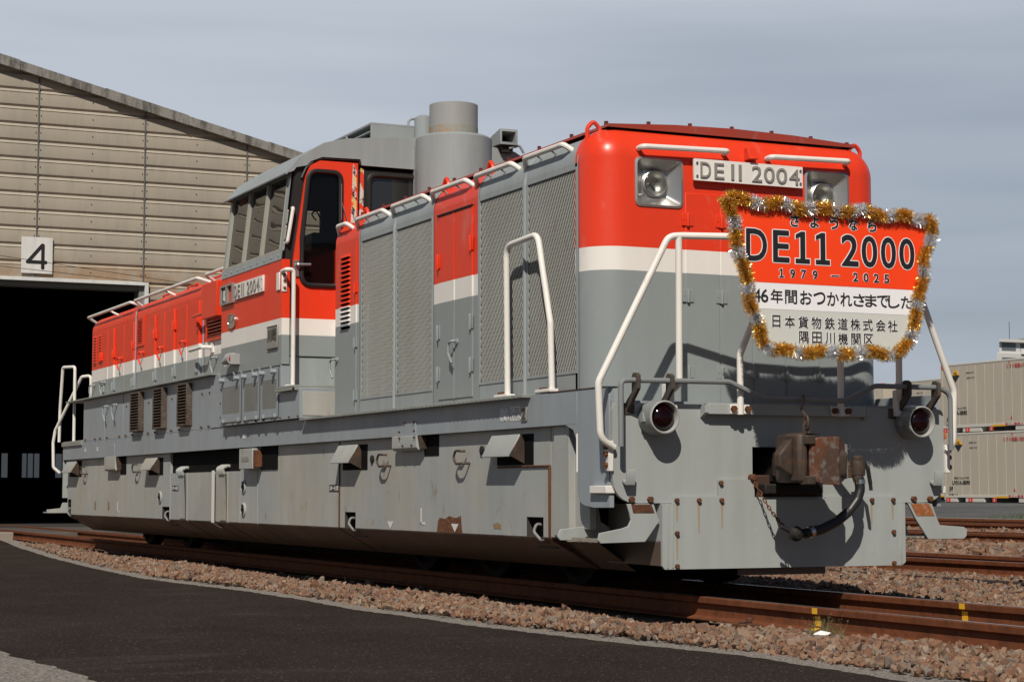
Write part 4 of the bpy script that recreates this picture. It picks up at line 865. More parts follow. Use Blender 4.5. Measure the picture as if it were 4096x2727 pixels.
P('rust_patch', MB().prism([(2.63, .384), (3.15, .384), (3.13, .47), (3.09, .50), (2.98, .49), (2.9, .515), (2.76, .50), (2.66, .52), (2.65, .45)], 0, SKX-.0022, SKX-.0008), rusty('skirt_rust', (.14, .05, .022), (.10, .035, .018), (.22, .12, .07), .85, 14))
P('rust_patch', MB().prism([(1.9, .43), (2.03, .43), (2.05, .46), (1.96, .478), (1.9, .46)], 0, SKX-.0022, SKX-.0008), mat('tan_stain', (.27, .17, .09), .8))
for y in (15.4, 14.6): P('rust_patch', MB().prism(fil([(y-.05, .46), (y+.05, .46), (y+.05, .58), (y-.05, .58)], .03), 0, SKX-.0022, SKX-.0008), mat('tan_stain2', (.22, .16, .10), .8))
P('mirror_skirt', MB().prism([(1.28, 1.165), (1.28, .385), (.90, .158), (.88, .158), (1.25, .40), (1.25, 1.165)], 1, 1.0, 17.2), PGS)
# running gear
def wheelset(y):
    o = P('wheelset', MB().lathe([(.02, -.5), (.07, -.5), (.07, .5), (.02, .5)], (0, y, .43), 'X', 14), GEAR)
    for s in (-1, 1): P('wheel', MB().lathe([(.10, s*.66), (.34, s*.62), (.37, s*.66), (.43, s*.655), (.435, s*.60), (.44, s*.54), (.455, s*.53), (.455, s*.515), (.37, s*.515), (.1, s*.52)], (0, y, .437), 'X', 36), GEAR, o)
for y in (1.87, 3.4, 4.95, 12.95, 14.9): wheelset(y)
P('drive_train', MB().box(-.36, .36, 1.25, 16.4, .06, .6), GEAR); P('bogie_frame', MB().box(-.95, -.72, 1.3, 5.5, .25, .7).box(.72, .95, 1.3, 5.5, .25, .7).box(-.95, -.72, 12.3, 15.6, .22, .7).box(.72, .95, 12.3, 15.6, .22, .7).box(-.9, .9, 6.3, 11.5, .30, .6), GEAR)
# ================================================================== farewell board and tinsel
SY = -.53
BO, BV = Vector((-.1274, -.726, 0)), Vector((.065, .10, 1))   # the board leans back a little against the rail
def bpt(x, z, d=0): return BO+X*x+BV*z-Y*d
board = thing('farewell_board', 'red, white and grey farewell board with black lettering hung on the front railing', 'sign', (0, SY, 1.66))
def BP(name, mb, m, parent=None, **k):
    o = P(name, mb, m, parent or board, **k); o.matrix_parent_inverse = Matrix.Translation((0, -SY, -1.66)) if (parent or board) is board else Matrix(); return o
def e2(px, py):  # rubbings of the board's own layout -> metres on the board
    return (-.701+(px-300)*.000957, 2.074-(py-(852+(px-440)*.0489))/1240)
path = [e2(*q) for q in ((215, 150), (300, 165), (520, 190), (760, 215), (1000, 235), (1250, 240), (1500, 265), (1750, 290), (1925, 300), (1910, 430), (1890, 560), (1850, 640), (1838, 760), (1815, 880), (1800, 1000), (1765, 1120), (1735, 1250), (1705, 1370), (1640, 1435), (1480, 1450), (1300, 1440), (1100, 1440), (880, 1425), (680, 1420), (550, 1400), (500, 1330), (470, 1240), (430, 1140), (405, 1050), (395, 960), (375, 850), (340, 740), (320, 640), (300, 530), (275, 430), (262, 330), (235, 230))]
def clipz(poly, z, keep):
    out = []
    for p, q in zip(poly, poly[1:]+poly[:1]):
        ip, iq = keep*(p[1]-z) >= 0, keep*(q[1]-z) >= 0
        if ip: out.append(p)
        if ip != iq: t = (z-p[1])/(q[1]-p[1]); out.append((p[0]+(q[0]-p[0])*t, z))
    return out
outl = [e2(*q) for q in ((268, 195), (1905, 310), (1860, 650), (1790, 1000), (1720, 1270), (1690, 1380), (1600, 1420), (620, 1395), (530, 1350), (480, 1240), (385, 850), (290, 430))]
mb = MB(); place(mb, plate2d([outl], .012), BO+Y*.008, X, BV); BP('backing', mb, PW, bevel=.003)
for nm, z0, z1, m_ in (('red_field', 2.076, 2.9, SRED), ('white_field', 1.900, 2.074, SWH), ('grey_field', 1.5, 1.898, SGR)):
    mb = MB(); place(mb, plate2d([clipz(clipz(outl, z0, 1), z1, -1)], .002), BO-Y*.0005, X, BV); BP(nm, mb, m_)
tb, tw = MB(), MB()
def one(cx, cz, w_, h_, dep, g=0):
    hw, hh = w_/2, h_/2; t = w_*.30
    pts = [(-hw, -hh), (hw, -hh), (hw, -hh+h_*.15), (t*.62, -hh+h_*.15), (t*.62, hh), (-t*.30, hh), (-hw*.95, hh-h_*.10), (-hw*.95, hh-h_*.24), (-t*.55, hh-h_*.17), (-t*.55, -hh+h_*.15), (-hw, -hh+h_*.15)]
    if g:
        pts = [(-hw-g, -hh-g), (hw+g, -hh-g), (hw+g, -hh+h_*.15+g), (t*.62+g, -hh+h_*.15+g), (t*.62+g, hh+g), (-t*.30-g*.3, hh+g), (-hw*.95-g, hh-h_*.10+g*.6), (-hw*.95-g, hh-h_*.24-g), (-t*.55-g, hh-h_*.17-g), (-t*.55-g, -hh+h_*.15+g), (-hw-g, -hh+h_*.15+g)]
    return pts
def glyph(ch, cx, cz, w_, h_, bold=.02, g=.006):
    if ch == '1':
        place(tb, plate2d([one(cx, cz, w_, h_, 0)], .001), bpt(cx, cz, .0045), X, BV); place(tw, plate2d([one(cx, cz, w_, h_, 0, g)], .001), bpt(cx, cz, .003), X, BV); return
    v, f = glyphs(ch, .001, 0); a = np.array(v); lo, hi = a.min(0), a.max(0); c = (lo+hi)/2; bw_ = bold*.1; sx_, sy_ = (w_-2*bw_)/(hi[0]-lo[0]), (h_-2*bw_)/(hi[1]-lo[1])
    q = [((x-c[0])*sx_, (y-c[1])*sy_, z) for x, y, z in v]
    for k, (dx, dy) in enumerate([(0, 0)]+([(bw_*math.cos(t), bw_*math.sin(t)) for t in np.arange(0, 6.2, .785)] if bw_ else [])): place(tb, (q, f), bpt(cx+dx, cz+dy, .0045+k*.00004), X, BV)
    if g:
        for k, t in enumerate(np.arange(0, 6.2, .5236)): place(tw, (q, f), bpt(cx+(bw_+g)*math.cos(t), cz+(bw_+g)*math.sin(t), .0022+k*.00008), X, BV)
for ch, a, b in (('D', 378, 548), ('E', 595, 730), ('1', 778, 896), ('1', 944, 1062), ('2', 1158, 1302), ('0', 1328, 1462), ('0', 1492, 1622), ('0', 1650, 1782)):
    x0, x1 = e2(a, 0)[0], e2(b, 0)[0]; glyph(ch, (x0+x1)/2, 2.324, (x1-x0), .218, .045)
for ch, px in zip('さようなら', (775, 938, 1100, 1262, 1422)): glyph(ch, e2(px, 0)[0], 2.505, .070, .085, .03, .004)
for ch, px in zip('1979', (663, 753, 843, 937)): glyph(ch, e2(px, 0)[0], 2.144, .040 if ch != '1' else .036, .060, .02, .003)
glyph('-', e2(1105, 0)[0], 2.144, .066, .008, .0, .003)
for ch, px in zip('2025', (1275, 1362, 1450, 1538)): glyph(ch, e2(px, 0)[0], 2.144, .043, .060, .02, .003)
for ch, px in zip('46年間おつかれさまでした', (465, 525, 622, 738, 860, 970, 1082, 1192, 1300, 1400, 1500, 1595, 1705)):
    glyph(ch, e2(px, 0)[0] , 1.987, .056 if ch in '46' else .094, .088 if ch in '46' else (.092 if ch in '年間おかれ' else .084), .012, 0)
for ch, px in zip('日本貨物鉄道株式会社', (617, 726, 835, 942, 1052, 1160, 1265, 1370, 1478, 1580)): glyph(ch, e2(px, 0)[0], 1.821, .062 if ch == '日' else .078, .080, .012, .003)
for ch, px in zip('隅田川機関区', (838, 945, 1053, 1160, 1268, 1374)): glyph(ch, e2(px, 0)[0], 1.721, .076, .080, .012, .003)
BP('lettering', tb, TXB); BP('lettering_outline', tw, SWH)
# tinsel wound round the edge: gold and silver tufts of foil strips
seg = []; acc = 0
for (a, b), (c, d) in zip(path, path[1:]+path[:1]): l = math.hypot(c-a, d-b); seg.append((acc, l, a, b, c, d)); acc += l
gar = thing('tinsel_garland', 'gold and silver tinsel garland wound round the edge of the farewell board', 'garland', (0, SY, 1.66))
gv, sv = MB(), MB()
r_ = np.random.default_rng(5); bounds = [0]; cur = 0
while bounds[-1] < acc: bounds.append(bounds[-1]+(r_.uniform(.10, .19) if len(bounds) % 2 else r_.uniform(.06, .11)))
for i in range(27000):
    t = r_.uniform(0, acc); k = int(np.searchsorted(bounds, t))
    s0, l, a, b, c, d = next(q for q in seg if q[0]+q[1] >= t-1e-9); u = (t-s0)/l
    px, pz = a+(c-a)*u, b+(d-b)*u; tx, tz = (c-a)/l, (d-b)/l
    wob = .012*math.sin(t*19); an = r_.uniform(0, 2*math.pi); ln = r_.uniform(.030, .058); lean = r_.normal(0, .35)
    nrm = Vector((-tz, 0, tx)); tan = Vector((tx, 0, tz)); dirv = (nrm*math.cos(an)+Vector((0, -1, 0))*math.sin(an)+tan*lean).normalized()
    base = bpt(px, pz, .022)+nrm*wob+dirv*.004; tip = base+dirv*ln+Vector((0, 0, -.004))
    wv = dirv.cross(Vector(r_.normal(0, 1, 3))).normalized()*.0015; mid = (base+tip)/2+Vector(r_.normal(0, .003, 3))
    (gv if (k % 2 == 1) == (r_.random() > .06) else sv).add([base-wv, base+wv, mid+wv, mid-wv, tip+wv, tip-wv], [(0, 1, 2, 3), (3, 2, 4, 5)])
cord = MB().tube([bpt(q[0], q[1], .022) for q in path], .006, 6, closed=True)
for nm, mb, m_ in (('gold_strands', gv, GOLD), ('silver_strands', sv, SILV), ('cord', cord, RUSTM)):
    me = bpy.data.meshes.new(nm); me.from_pydata(mb.v, [], mb.f); me.materials.append(m_); o = bpy.data.objects.new(nm, me); C.objects.link(o); o.parent = gar; o.matrix_parent_inverse = Matrix.Translation((0, -SY, -1.66))

# ================================================================== engine shed
shed = thing('engine_shed', 'large gable-ended engine shed clad in weathered cream boards with a dark open doorway', 'shed', (3, 30, 0))
def SP(name, mb, m, parent=None, **k):
    o = P(name, mb, m, parent or shed, **k)
    if (parent or shed) is shed: o.matrix_parent_inverse = Matrix.Translation((-3, -30, 0))
    return o
WY = 30.0
cream = mat('cream_cladding', (.37, .325, .26), .75, spec=.25); n = NT(cream)
st = n.noise((1.4, 1, .35), 5, .65); fine = n.noise((9, 1, 1.6), 5, .7)
c = n.mix(n.ramp(st, .40, .66, 0, .55), (.375, .33, .262), (.275, .252, .215)); c = n.mix(n.ramp(fine, .52, .72, 0, .45), c, (.25, .235, .21))
zz = n.xyz(2); lo = n.math('MULTIPLY', n.ramp(zz, 5.75, 5.35), n.ramp(n.noise((1.6, 1, 1.2), 4, .65), .42, .60)); c = n.mix(n.math('MULTIPLY', lo, .6), c, (.30, .16, .07)); n.base(c)
PITCH = .366; Z0 = 5.195; RX, RZ, SLP = -3.5, 10.64, .2432; EAVE = 12.8
def roofz(x): return RZ-SLP*abs(x-RX)
prof = []
zt = 11.2
while zt > -.05:
    prof += [(WY+.006, zt), (WY, zt-.235), (WY+.006, zt-.258), (WY+.046, zt-.300), (WY+.041, zt-.308), (WY-.006, zt-.360)]
    zt -= PITCH
off = (prof[3][1]-5.53) % PITCH
prof = [(y, z-off-.0) for y, z in prof]
def clad(x0, x1, zlo):
    """boards cut off under the sloping roof"""
    mb = MB(); k = 0; pts = [p for p in prof if p[1] > zlo]+[(WY, zlo)]
    xs = [x0, x1]
    v = []; nsub = max(2, int((x1-x0)/.25)+1); xs = np.linspace(x0, x1, nsub)
    for x in xs:
        top = roofz(x)-.05
        for y, z in pts: v.append((x, y, min(z, top)))
    m_ = len(pts); f = []
    for i in range(nsub-1):
        for j in range(m_-1):
            q = (i*m_+j, i*m_+j+1, (i+1)*m_+j+1, (i+1)*m_+j)
            if max(v[a][2] for a in q)-min(v[a][2] for a in q) > 1e-4 : f.append(q)
    return mb.add(v, f)
joints = [.67-2.29*k for k in range(8, -1, -1)]+[.67+2.29*k for k in range(1, 6)]
DX0, DX1, DZ = -3.2, 3.02, 5.18
# boards above the door, right of it and left of it
SP('wall', clad(DX0, DX1, DZ), cream, ang=20); SP('wall', clad(DX1, EAVE, -.2), cream, ang=20); SP('wall', clad(-19.6, DX0, -.2), cream, ang=20)
mb = MB()
for x in joints:
    if -19 < x < 12.7: mb.box(x-.012, x+.012, WY-.020, WY+.03, DZ+.02 if DX0 < x < DX1 else -.1, roofz(x)-.08)
SP('joint_strip', mb, mat('joint_grey', (.10, .10, .10), .7))
bl = MB()
for x in joints:
    for k in range(14):
        z = 5.36+k*PITCH
        if z < roofz(x)-.3:
            for d in (-.05, .05): bl.bolt((x+d, WY-.004, z), 'Y', .011, -.01)
            bl.bolt((x+1.15, WY-.004, z), 'Y', .011, -.01)
SP('wall_bolts', bl, DMET)
# verge boards in overlapping lengths
conc = mat('weathered_verge', (.20, .19, .175), .9); n = NT(conc)
c = n.mix(n.ramp(n.noise((5, 5, 1.3), 5, .7), .45, .62), (.22, .21, .19), (.085, .08, .072)); c = n.mix(n.ramp(n.noise(30, 3), .6, .7, 0, .5), c, (.3, .29, .26)); n.base(c); n.bump(n.noise(25, 4), .4, .02)
mb = MB(); xs = [0.24-1.82*k for k in range(12, -1, -1)]+[.24+1.82*k for k in range(1, 8)]
for i, (a, b) in enumerate(zip(xs, xs[1:])):
    if a < RX < b: parts_ = [(a, RX), (RX, b)]
    else: parts_ = [(a, b)]
    for (u, v_) in parts_:
        if v_ > EAVE+.4: v_ = EAVE+.4
        if v_ <= u: continue
        o_ = .012*(i % 2)
        mb.prism([(u, roofz(u)-.165-o_), (v_, roofz(v_)-.165-o_), (v_, roofz(v_)+.035+o_), (u, roofz(u)+.035+o_)], 1, WY-.15-o_, WY-.06)
SP('verge_board', mb, conc, bevel=.008)
mb = MB(); mb.prism([(-20, roofz(-20)+.03), (RX, RZ+.03), (EAVE+.4, roofz(EAVE+.4)+.03), (EAVE+.4, roofz(EAVE+.4)-.05), (RX, RZ-.05), (-20, roofz(-20)-.05)], 1, WY-.14, 72); SP('roof', mb, conc)
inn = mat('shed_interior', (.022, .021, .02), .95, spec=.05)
mb = MB().box(-19.5, -19.3, WY+.1, 72, -.2, 6.6).box(12.5, 12.7, WY+.1, 72, -.2, 6.6); SP('side_wall', mb, cream)
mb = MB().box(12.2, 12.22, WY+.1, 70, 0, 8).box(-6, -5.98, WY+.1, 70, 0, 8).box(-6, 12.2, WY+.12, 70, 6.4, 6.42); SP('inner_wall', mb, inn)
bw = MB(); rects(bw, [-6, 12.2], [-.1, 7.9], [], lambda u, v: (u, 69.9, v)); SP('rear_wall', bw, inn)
fg = mat('frosted_pane', (.05, .055, .06), .5); NT(fg).b.inputs['Emission Color'].default_value = (.55, .62, .70, 1); fg.node_tree.nodes['Principled BSDF'].inputs['Emission Strength'].default_value = .10
mb = MB()
for a, b in ((7.12, 7.36), (7.95, 8.12), (8.18, 8.38), (8.44, 8.64), (9.31, 9.56)): mb.box(a, b, 69.85, 69.88, 1.3, 2.28)
SP('shed_window', mb, fg)
# white-painted door frame
df = MB().box(DX0-.1, 3.065, WY-.09, WY+.02, 5.125, 5.20).box(2.985, 3.065, WY-.09, WY+.02, -.1, 5.125)
SP('door_frame', df, paint('frame_white', (.62, .63, .62), .5, .2, rust=.4), bevel=.005)
SP('door_jamb', MB().box(2.88, 3.0, WY+.02, WY+.45, -.1, 5.12).box(DX0, 3.0, WY+.06, WY+.4, 5.02, 5.12), mat('jamb_grey', (.16, .165, .15), .7))
# number sign over the door
ns = SP('number_sign', MB().box(.355, 1.005, WY-.06, WY-.03, 5.285, 6.05), paint('sign_board', (.66, .65, .62), .5, .2, rust=.2), bevel=.004)
mb = MB()
def stroke(pts, w_=.036):
    pts = [Vector((a, b)) for a, b in pts]
    for p, q in zip(pts, pts[1:]):
        d = (q-p).normalized(); nn = Vector((-d.y, d.x))*w_; ang0 = math.atan2(nn.y, nn.x); loop = []
        for k in range(9): a = ang0+math.pi*k/8; loop.append((p.x+math.cos(a)*w_, p.y+math.sin(a)*w_))
        for k in range(9): a = ang0+math.pi+math.pi*k/8; loop.append((q.x+math.cos(a)*w_, q.y+math.sin(a)*w_))
        place(mb, plate2d([loop], .004+.0006*len(mb.v) % .002), (0, WY-.063-.0003*(len(mb.v) % 7), 0), X, Z)
stroke([(.80, 5.405), (.80, 5.885)]); stroke([(.785, 5.885), (.49, 5.53)]); stroke([(.48, 5.525), (.86, 5.525)])
SP('numeral', mb, TXB, ns)
tag(P('overhead_wire', MB().tube([(-8, 29.2, 6.15), (-.25, 29.2, 5.54), (4.5, 29.2, 5.05), (12, 29.2, 4.4)], .006, 5), DMET), 'upper of two thin wires crossing the shed wall under the number sign', 'wire', 'wires across the shed front'); bpy.data.objects['overhead_wire'].parent = None
wr2 = P('overhead_wire', MB().tube([(-8, 29.25, 5.72), (-.25, 29.25, 5.33), (4.5, 29.25, 5.02), (12, 29.25, 4.6)], .006, 5), DMET); wr2.parent = None
tag(wr2, 'lower of two thin wires crossing just above the shed doorway', 'wire', 'wires across the shed front')

# ================================================================== ground
def struct(name, mb, m, kind='structure', **k):
    o = mb.build(name, m, None, **k); tag(o, kind=kind); return o
gm = mat('ground_dirt', (.10, .072, .052), .95); n = NT(gm); n.base(n.mix(n.ramp(n.noise(14, 5, .7), .35, .65), (.11, .072, .05), (.19, .125, .085))); n.bump(n.noise(26, 5, .7), 1., .03)
struct('ground', MB().quad((-400, -150, -.19), (600, -150, -.19), (600, 900, -.19), (-400, 900, -.19)), gm)
def asph(name, c1, c2, sc=1.):
    m = mat(name, c1, .93, spec=.12); n = NT(m)
    c = n.mix(n.ramp(n.noise((.9*sc, .5*sc, 1), 5, .6), .38, .68), c1, c2); c = n.mix(n.ramp(n.noise((.55*sc, 1.7*sc, 1), 6, .68, dist=.4), .56, .68, 0, .55), c, tuple(min(1, q*2.1) for q in c2)); sp = n.noise(85*sc, 3, .65); c = n.mix(n.ramp(sp, .56, .64, 0, .6), c, (.085, .066, .054)); c = n.mix(n.ramp(n.noise(46*sc, 2), .66, .69, 0, .8), c, (.20, .18, .155)); c = n.mix(n.ramp(n.noise((30*sc, 22*sc, 9), 4, .7), .52, .66, 0, .5), c, (.011, .008, .0065))
    n.base(c); n.bump(n.noise(60*sc, 4, .75), .6, .015); return m
AS = asph('asphalt', (.0185, .0125, .0098), (.030, .0215, .0175))
edge = [(-.75, 26), (-.97, 24.3), (-1.65, 18.5), (-2.06, 14.6), (-2.34, 10.95), (-2.50, 7.85), (-2.43, 6.6), (-2.31, 5.1), (-2.29, 3.5), (-2.37, 2.1), (-2.31, 1.27), (-2.27, .13), (-2.1, -1.4), (-1.90, -2.6), (-1.97, -4.1), (-2.0, -6), (-2.05, -30)]
ed2 = []; rr_ = random.Random(3)
for (a, b), (c, d) in zip(edge, edge[1:]):
    k = max(1, int(abs(b-d)/.06)) if b < 20 and d > -8 else 3
    for i in range(k): t = i/k; ed2.append((a+(c-a)*t+rr_.uniform(-.018, .018), b+(d-b)*t))
ed2.append(edge[-1])
struct('asphalt_path', MB().prism([(x, y) for x, y in ed2]+[(-5.45, -30), (-5.45, 26)], 2, -.19, -.150), AS)
agg = mat('edge_aggregate', (.20, .18, .155), .95); n = NT(agg); sp = n.noise(60, 4, .75); n.base(n.mix(n.ramp(sp, .42, .60), (.12, .10, .085), (.42, .38, .33))); n.bump(sp, 1., .02)
struct('path_edge', MB().prism([(x+.28+.03*math.sin(y*3)+.02*math.sin(y*11), y) for x, y in ed2]+[(x-.05, y) for x, y in reversed(ed2)], 2, -.189, -.1515), agg)
struct('gravel_verge', MB().prism([(-5.36+.05*math.sin(y*2.1)+rr_.uniform(-.02, .02), y) for y in np.arange(28, -12, -.12)]+[(-12, -12), (-12, 28)], 2, -.188, -.144), agg)
# paved apron in front of the shed and the yard road
cm = mat('apron_concrete', (.075, .062, .052), .85); n = NT(cm); n.base(n.mix(n.ramp(n.noise((1, 1, 1), 5), .4, .65), (.06, .05, .042), (.10, .085, .07)))
struct('apron', MB().box(-14, -.70, 24.6, 30, -.19, -.02).box(-.48, .48, 24.6, 30, -.19, -.03).box(.70, 10, 24.6, 30, -.19, -.02), cm, bevel=.01)
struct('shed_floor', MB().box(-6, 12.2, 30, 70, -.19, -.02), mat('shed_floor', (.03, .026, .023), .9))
kb = mat('kerb_concrete', (.24, .20, .165), .9)
tag(struct('concrete_block', MB().box(-1.75, -.75, 24.2, 24.6, -.19, -.01), kb, bevel=.02), 'low concrete kerb block at the end of the apron beside the rail', 'kerb')['kind'] = 'thing'
ra = asph('road_asphalt', (.085, .088, .092), (.115, .118, .12), .3)
mb = MB(); mb.strip([(26.4, -.16), (27, -.03), (38, .31), (300, .33)], 1, -60, 260); struct('yard_road', mb, ra)
struct('road_edge', MB().box(26.6, 27.0, -20, 120, -.12, -.005), agg)
struct('trackside_path', MB().box(4.42, 4.72, -12, 24, -.19, -.135), AS)

# ================================================================== tracks
def rail_profile(cx): return [(cx-.0635, -.153), (cx+.0635, -.153), (cx+.0635, -.145), (cx+.012, -.128), (cx+.0078, -.115), (cx+.0078, -.055), (cx+.0325, -.040), (cx+.0325, -.006), (cx+.026, -.0006), (cx-.026, -.0006), (cx-.0325, -.006), (cx-.0325, -.040), (cx-.0078, -.055), (cx-.0078, -.115), (cx-.012, -.128), (cx-.0635, -.145)]
SLP_ = mat('sleeper_concrete', (.20, .17, .14), .9)
def track(cx, y0, y1, label, sleepers=False, clips=(), shine=.02):
    t = thing('railway_track', label, 'railway track', (cx, y0, -.15), 'parallel yard tracks')
    inv = Matrix.Translation((-cx, -y0, .15))
    for s in (-1, 1):
        r = MB().prism(rail_profile(cx+s*.566), 1, y0, y1).build('rail', RAILS, t); r.matrix_parent_inverse = inv
        h = MB().strip([(cx+s*.566-shine, .0005), (cx+s*.566+shine, .0005)], 1, y0, y1).build('running_surface', RAILT, r)
    if sleepers:
        y = sleepers[0]; k0 = None
        while y < sleepers[1]:
            if k0 is None:
                k0 = MB().box(cx-1.0, cx+1.0, y-.12, y+.12, -.32, -.156).build('sleeper', SLP_, t, .02); k0.matrix_parent_inverse = inv
            else:
                q = k0.copy(); C.objects.link(q); q.parent = t; q.location = (0, y-sleepers[0], 0)
            y += .77
    return t, inv
t1, inv1 = track(0, -40, 72, 'rusty track the locomotive stands on, running into the shed doorway', (-6.3, 24))
def clip(x, y, s, t, inv):
    pts = [(x+s*.045, y-.045, -.135), (x+s*.075, y-.05, -.105), (x+s*.12, y-.03, -.095), (x+s*.125, y+.02, -.10), (x+s*.09, y+.045, -.115), (x+s*.05, y+.04, -.125), (x+s*.04, y+.0, -.128)]
    o = MB().tube(pts, .0115, 8, .02).build('rail_clip', DMET, t); o.matrix_parent_inverse = inv; return o
k0 = {}
for side, x in ((-1, -.566), (-1, .566), (1, .566), (1, -.566)):
    for i in range(-7, 14):
        y = -1.15-.77*i if i < 4 else -1.15-.77*i
        yy = -1.15+.77*i
        if (side, x) not in k0: k0[side, x] = (clip(x, yy, side, t1, inv1), yy)
        else:
            q = k0[side, x][0].copy(); C.objects.link(q); q.parent = t1; q.location = (0, yy-k0[side, x][1], 0)
for x, y, dx in ((-.566, -1.25, 0), (.566, -1.22, 0)):
    o = MB().box(x-.034, x-.0325+.0005, y-.028, y+.028, -.040, -.004).box(x-.0095, x-.0082, y-.03, y+.03, -.115, -.055).add([(x-.065, y-.03, -.1435), (x-.065, y+.035, -.1435), (x-.013, y+.03, -.1255), (x-.013, y-.03, -.1255)], [(0, 1, 2, 3)]).build('yellow_mark', YEL, t1); o.matrix_parent_inverse = inv1
for y in (-.62, -3.0):
    o = MB().box(-.78, -.63, y-.06, y+.06, -.16, -.13).bolt((-.68, y, -.13), 'Z', .022, .035).bolt((-.73, y, -.13), 'Z', .03, .012).build('rail_clamp', RUSTM, t1, .008); o.matrix_parent_inverse = inv1
track(6.08, -30, 72, 'rusty track next beyond the locomotive on the right')
track(14.5, -30, 110, 'rusty track second beyond the locomotive, with a yellow mark on one rail')
yo = MB().box(13.9, 13.97, 14.1, 14.16, -.11, .003).build('yellow_mark', YEL, bpy.data.objects['railway_track.002']); yo.matrix_parent_inverse = Matrix.Translation((-14.5, 30, .15))
track(20.9, -30, 120, 'rusty track third beyond the locomotive, last but one before the grey road')
track(25.0, -30, 120, 'rusty track farthest from the locomotive, along the edge of the grey road')

# ================================================================== ballast
bmt = mat('ballast_stone', (.3, .2, .14), .85, spec=.3); n = NT(bmt)
at = n.N.new('ShaderNodeAttribute'); at.attribute_name = 'tone'
cr = n.N.new('ShaderNodeValToRGB'); n.L.new(at.outputs['Fac'], cr.inputs[0]); e = cr.color_ramp.elements
cols = [(.0, (.07, .050, .040)), (.12, (.135, .058, .034)), (.30, (.19, .097, .057)), (.50, (.215, .127, .077)), (.66, (.22, .147, .096)), (.80, (.155, .130, .108)), (.92, (.31, .235, .17)), (1., (.085, .084, .083))]
while len(e) < len(cols): e.new(.5)
for q, (p, c_) in zip(e, cols): q.position = p; q.color = (*c_, 1)
n.base(n.mix(n.ramp(n.noise(45, 4, .65), .35, .7, 0, .45), cr.outputs[0], (.20, .125, .085))); n.bump(n.noise(60, 4), .4, .008)
def rock_lib(sub, k):
    out = []
    for i in range(k):
        b = bmesh.new(); bmesh.ops.create_icosphere(b, subdivisions=sub, radius=1)
        v = np.array([q.co[:] for q in b.verts]); f = np.array([[w_.index for w_ in q.verts] for q in b.faces]); b.free()
        # broken stone: the hull of a few random corners
        b = bmesh.new(); pts = rng.normal(size=(13 if sub > 1 else 9, 3)); pts /= np.linalg.norm(pts, axis=1)[:, None]; pts *= rng.uniform(.72, 1.1, (len(pts), 1)); pts *= (rng.uniform(.95, 1.45), rng.uniform(.75, 1.05), rng.uniform(.55, .85))
        for p_ in pts: b.verts.new(p_)
        r0 = bmesh.ops.convex_hull(b, input=b.verts); bmesh.ops.triangulate(b, faces=b.faces); b.verts.ensure_lookup_table()
        for q in [q for q in b.verts if not q.link_faces]: b.verts.remove(q)
        b.verts.index_update(); v = np.array([q.co[:] for q in b.verts]); f = np.array([[w_.index for w_ in q.verts] for q in b.faces]); b.free(); out.append((v, f))
    return out
LIBH, LIBL = rock_lib(2, 14), rock_lib(1, 10)
RT, UP, FW = (np.array(q[:]) for q in (rt, up, fw)); CL = np.array(CAMLOC[:])
def scatter(name, boxes, spacing, size, base, lod, label, avoid=None):
    P_ = []
    for (x0, x1, y0, y1) in boxes:
        nx, ny = int((x1-x0)/spacing)+1, int((y1-y0)/spacing)+1
        g = np.stack(np.meshgrid(np.linspace(x0, x1, nx), np.linspace(y0, y1, ny)), -1).reshape(-1, 2); P_.append(g+rng.uniform(-.5, .5, g.shape)*spacing)
    P_ = np.concatenate(P_); d = np.c_[P_, np.full(len(P_), -.15)]-CL; wz = d@FW
    u = (d@RT)/wz*7833/4096; v = (d@UP)/wz*7833/4096
    P_ = P_[(wz > 1) & (abs(u) < .60) & (v > -.42) & (v < .1)]
    if avoid is not None: P_ = P_[~avoid(P_)]
    vs__, fs_, tn = [], [], []; o_ = 0
    for x, y in P_:
        v, f = lod[rng.integers(len(lod))]; s_ = size*rng.lognormal(0, .28); q = rng.normal(size=4); q /= np.linalg.norm(q); a, b, c_, d_ = q
        R_ = np.array([[1-2*(c_*c_+d_*d_), 2*(b*c_-a*d_), 2*(b*d_+a*c_)], [2*(b*c_+a*d_), 1-2*(b*b+d_*d_), 2*(c_*d_-a*b)], [2*(b*d_-a*c_), 2*(c_*d_+a*b), 1-2*(b*b+c_*c_)]])
        vs__.append((v@R_.T)*s_+(x, y, base(x, y)+rng.uniform(-.35, .55)*s_)); fs_.append(f+o_); o_ += len(v); tn.append(np.full(len(v), rng.random()))
    V = np.concatenate(vs__); F = np.concatenate(fs_); T = np.concatenate(tn)
    me = bpy.data.meshes.new(name); me.vertices.add(len(V)); me.vertices.foreach_set('co', V.ravel().astype(np.float32)); me.loops.add(F.size); me.loops.foreach_set('vertex_index', F.ravel().astype(np.int32))
    me.polygons.add(len(F)); me.polygons.foreach_set('loop_start', np.arange(0, F.size, 3, dtype=np.int32)); me.update(calc_edges=True); me.shade_flat()
    a_ = me.attributes.new('tone', 'FLOAT', 'POINT'); a_.data.foreach_set('value', T.astype(np.float32)); me.materials.append(bmt)
    o = bpy.data.objects.new(name, me); C.objects.link(o); tag(o, kind='stuff'); print(name, len(P_), len(F)); return o
ey = np.array([p[1] for p in edge[::-1]]); ex_ = np.array([p[0] for p in edge[::-1]])
def near_avoid(P_):
    xe = np.interp(P_[:, 1], ey, ex_); return (P_[:, 0] < xe+.235+rng.uniform(-.10, .06, len(P_))) | ((abs(abs(P_[:, 0])-.566) < .075))
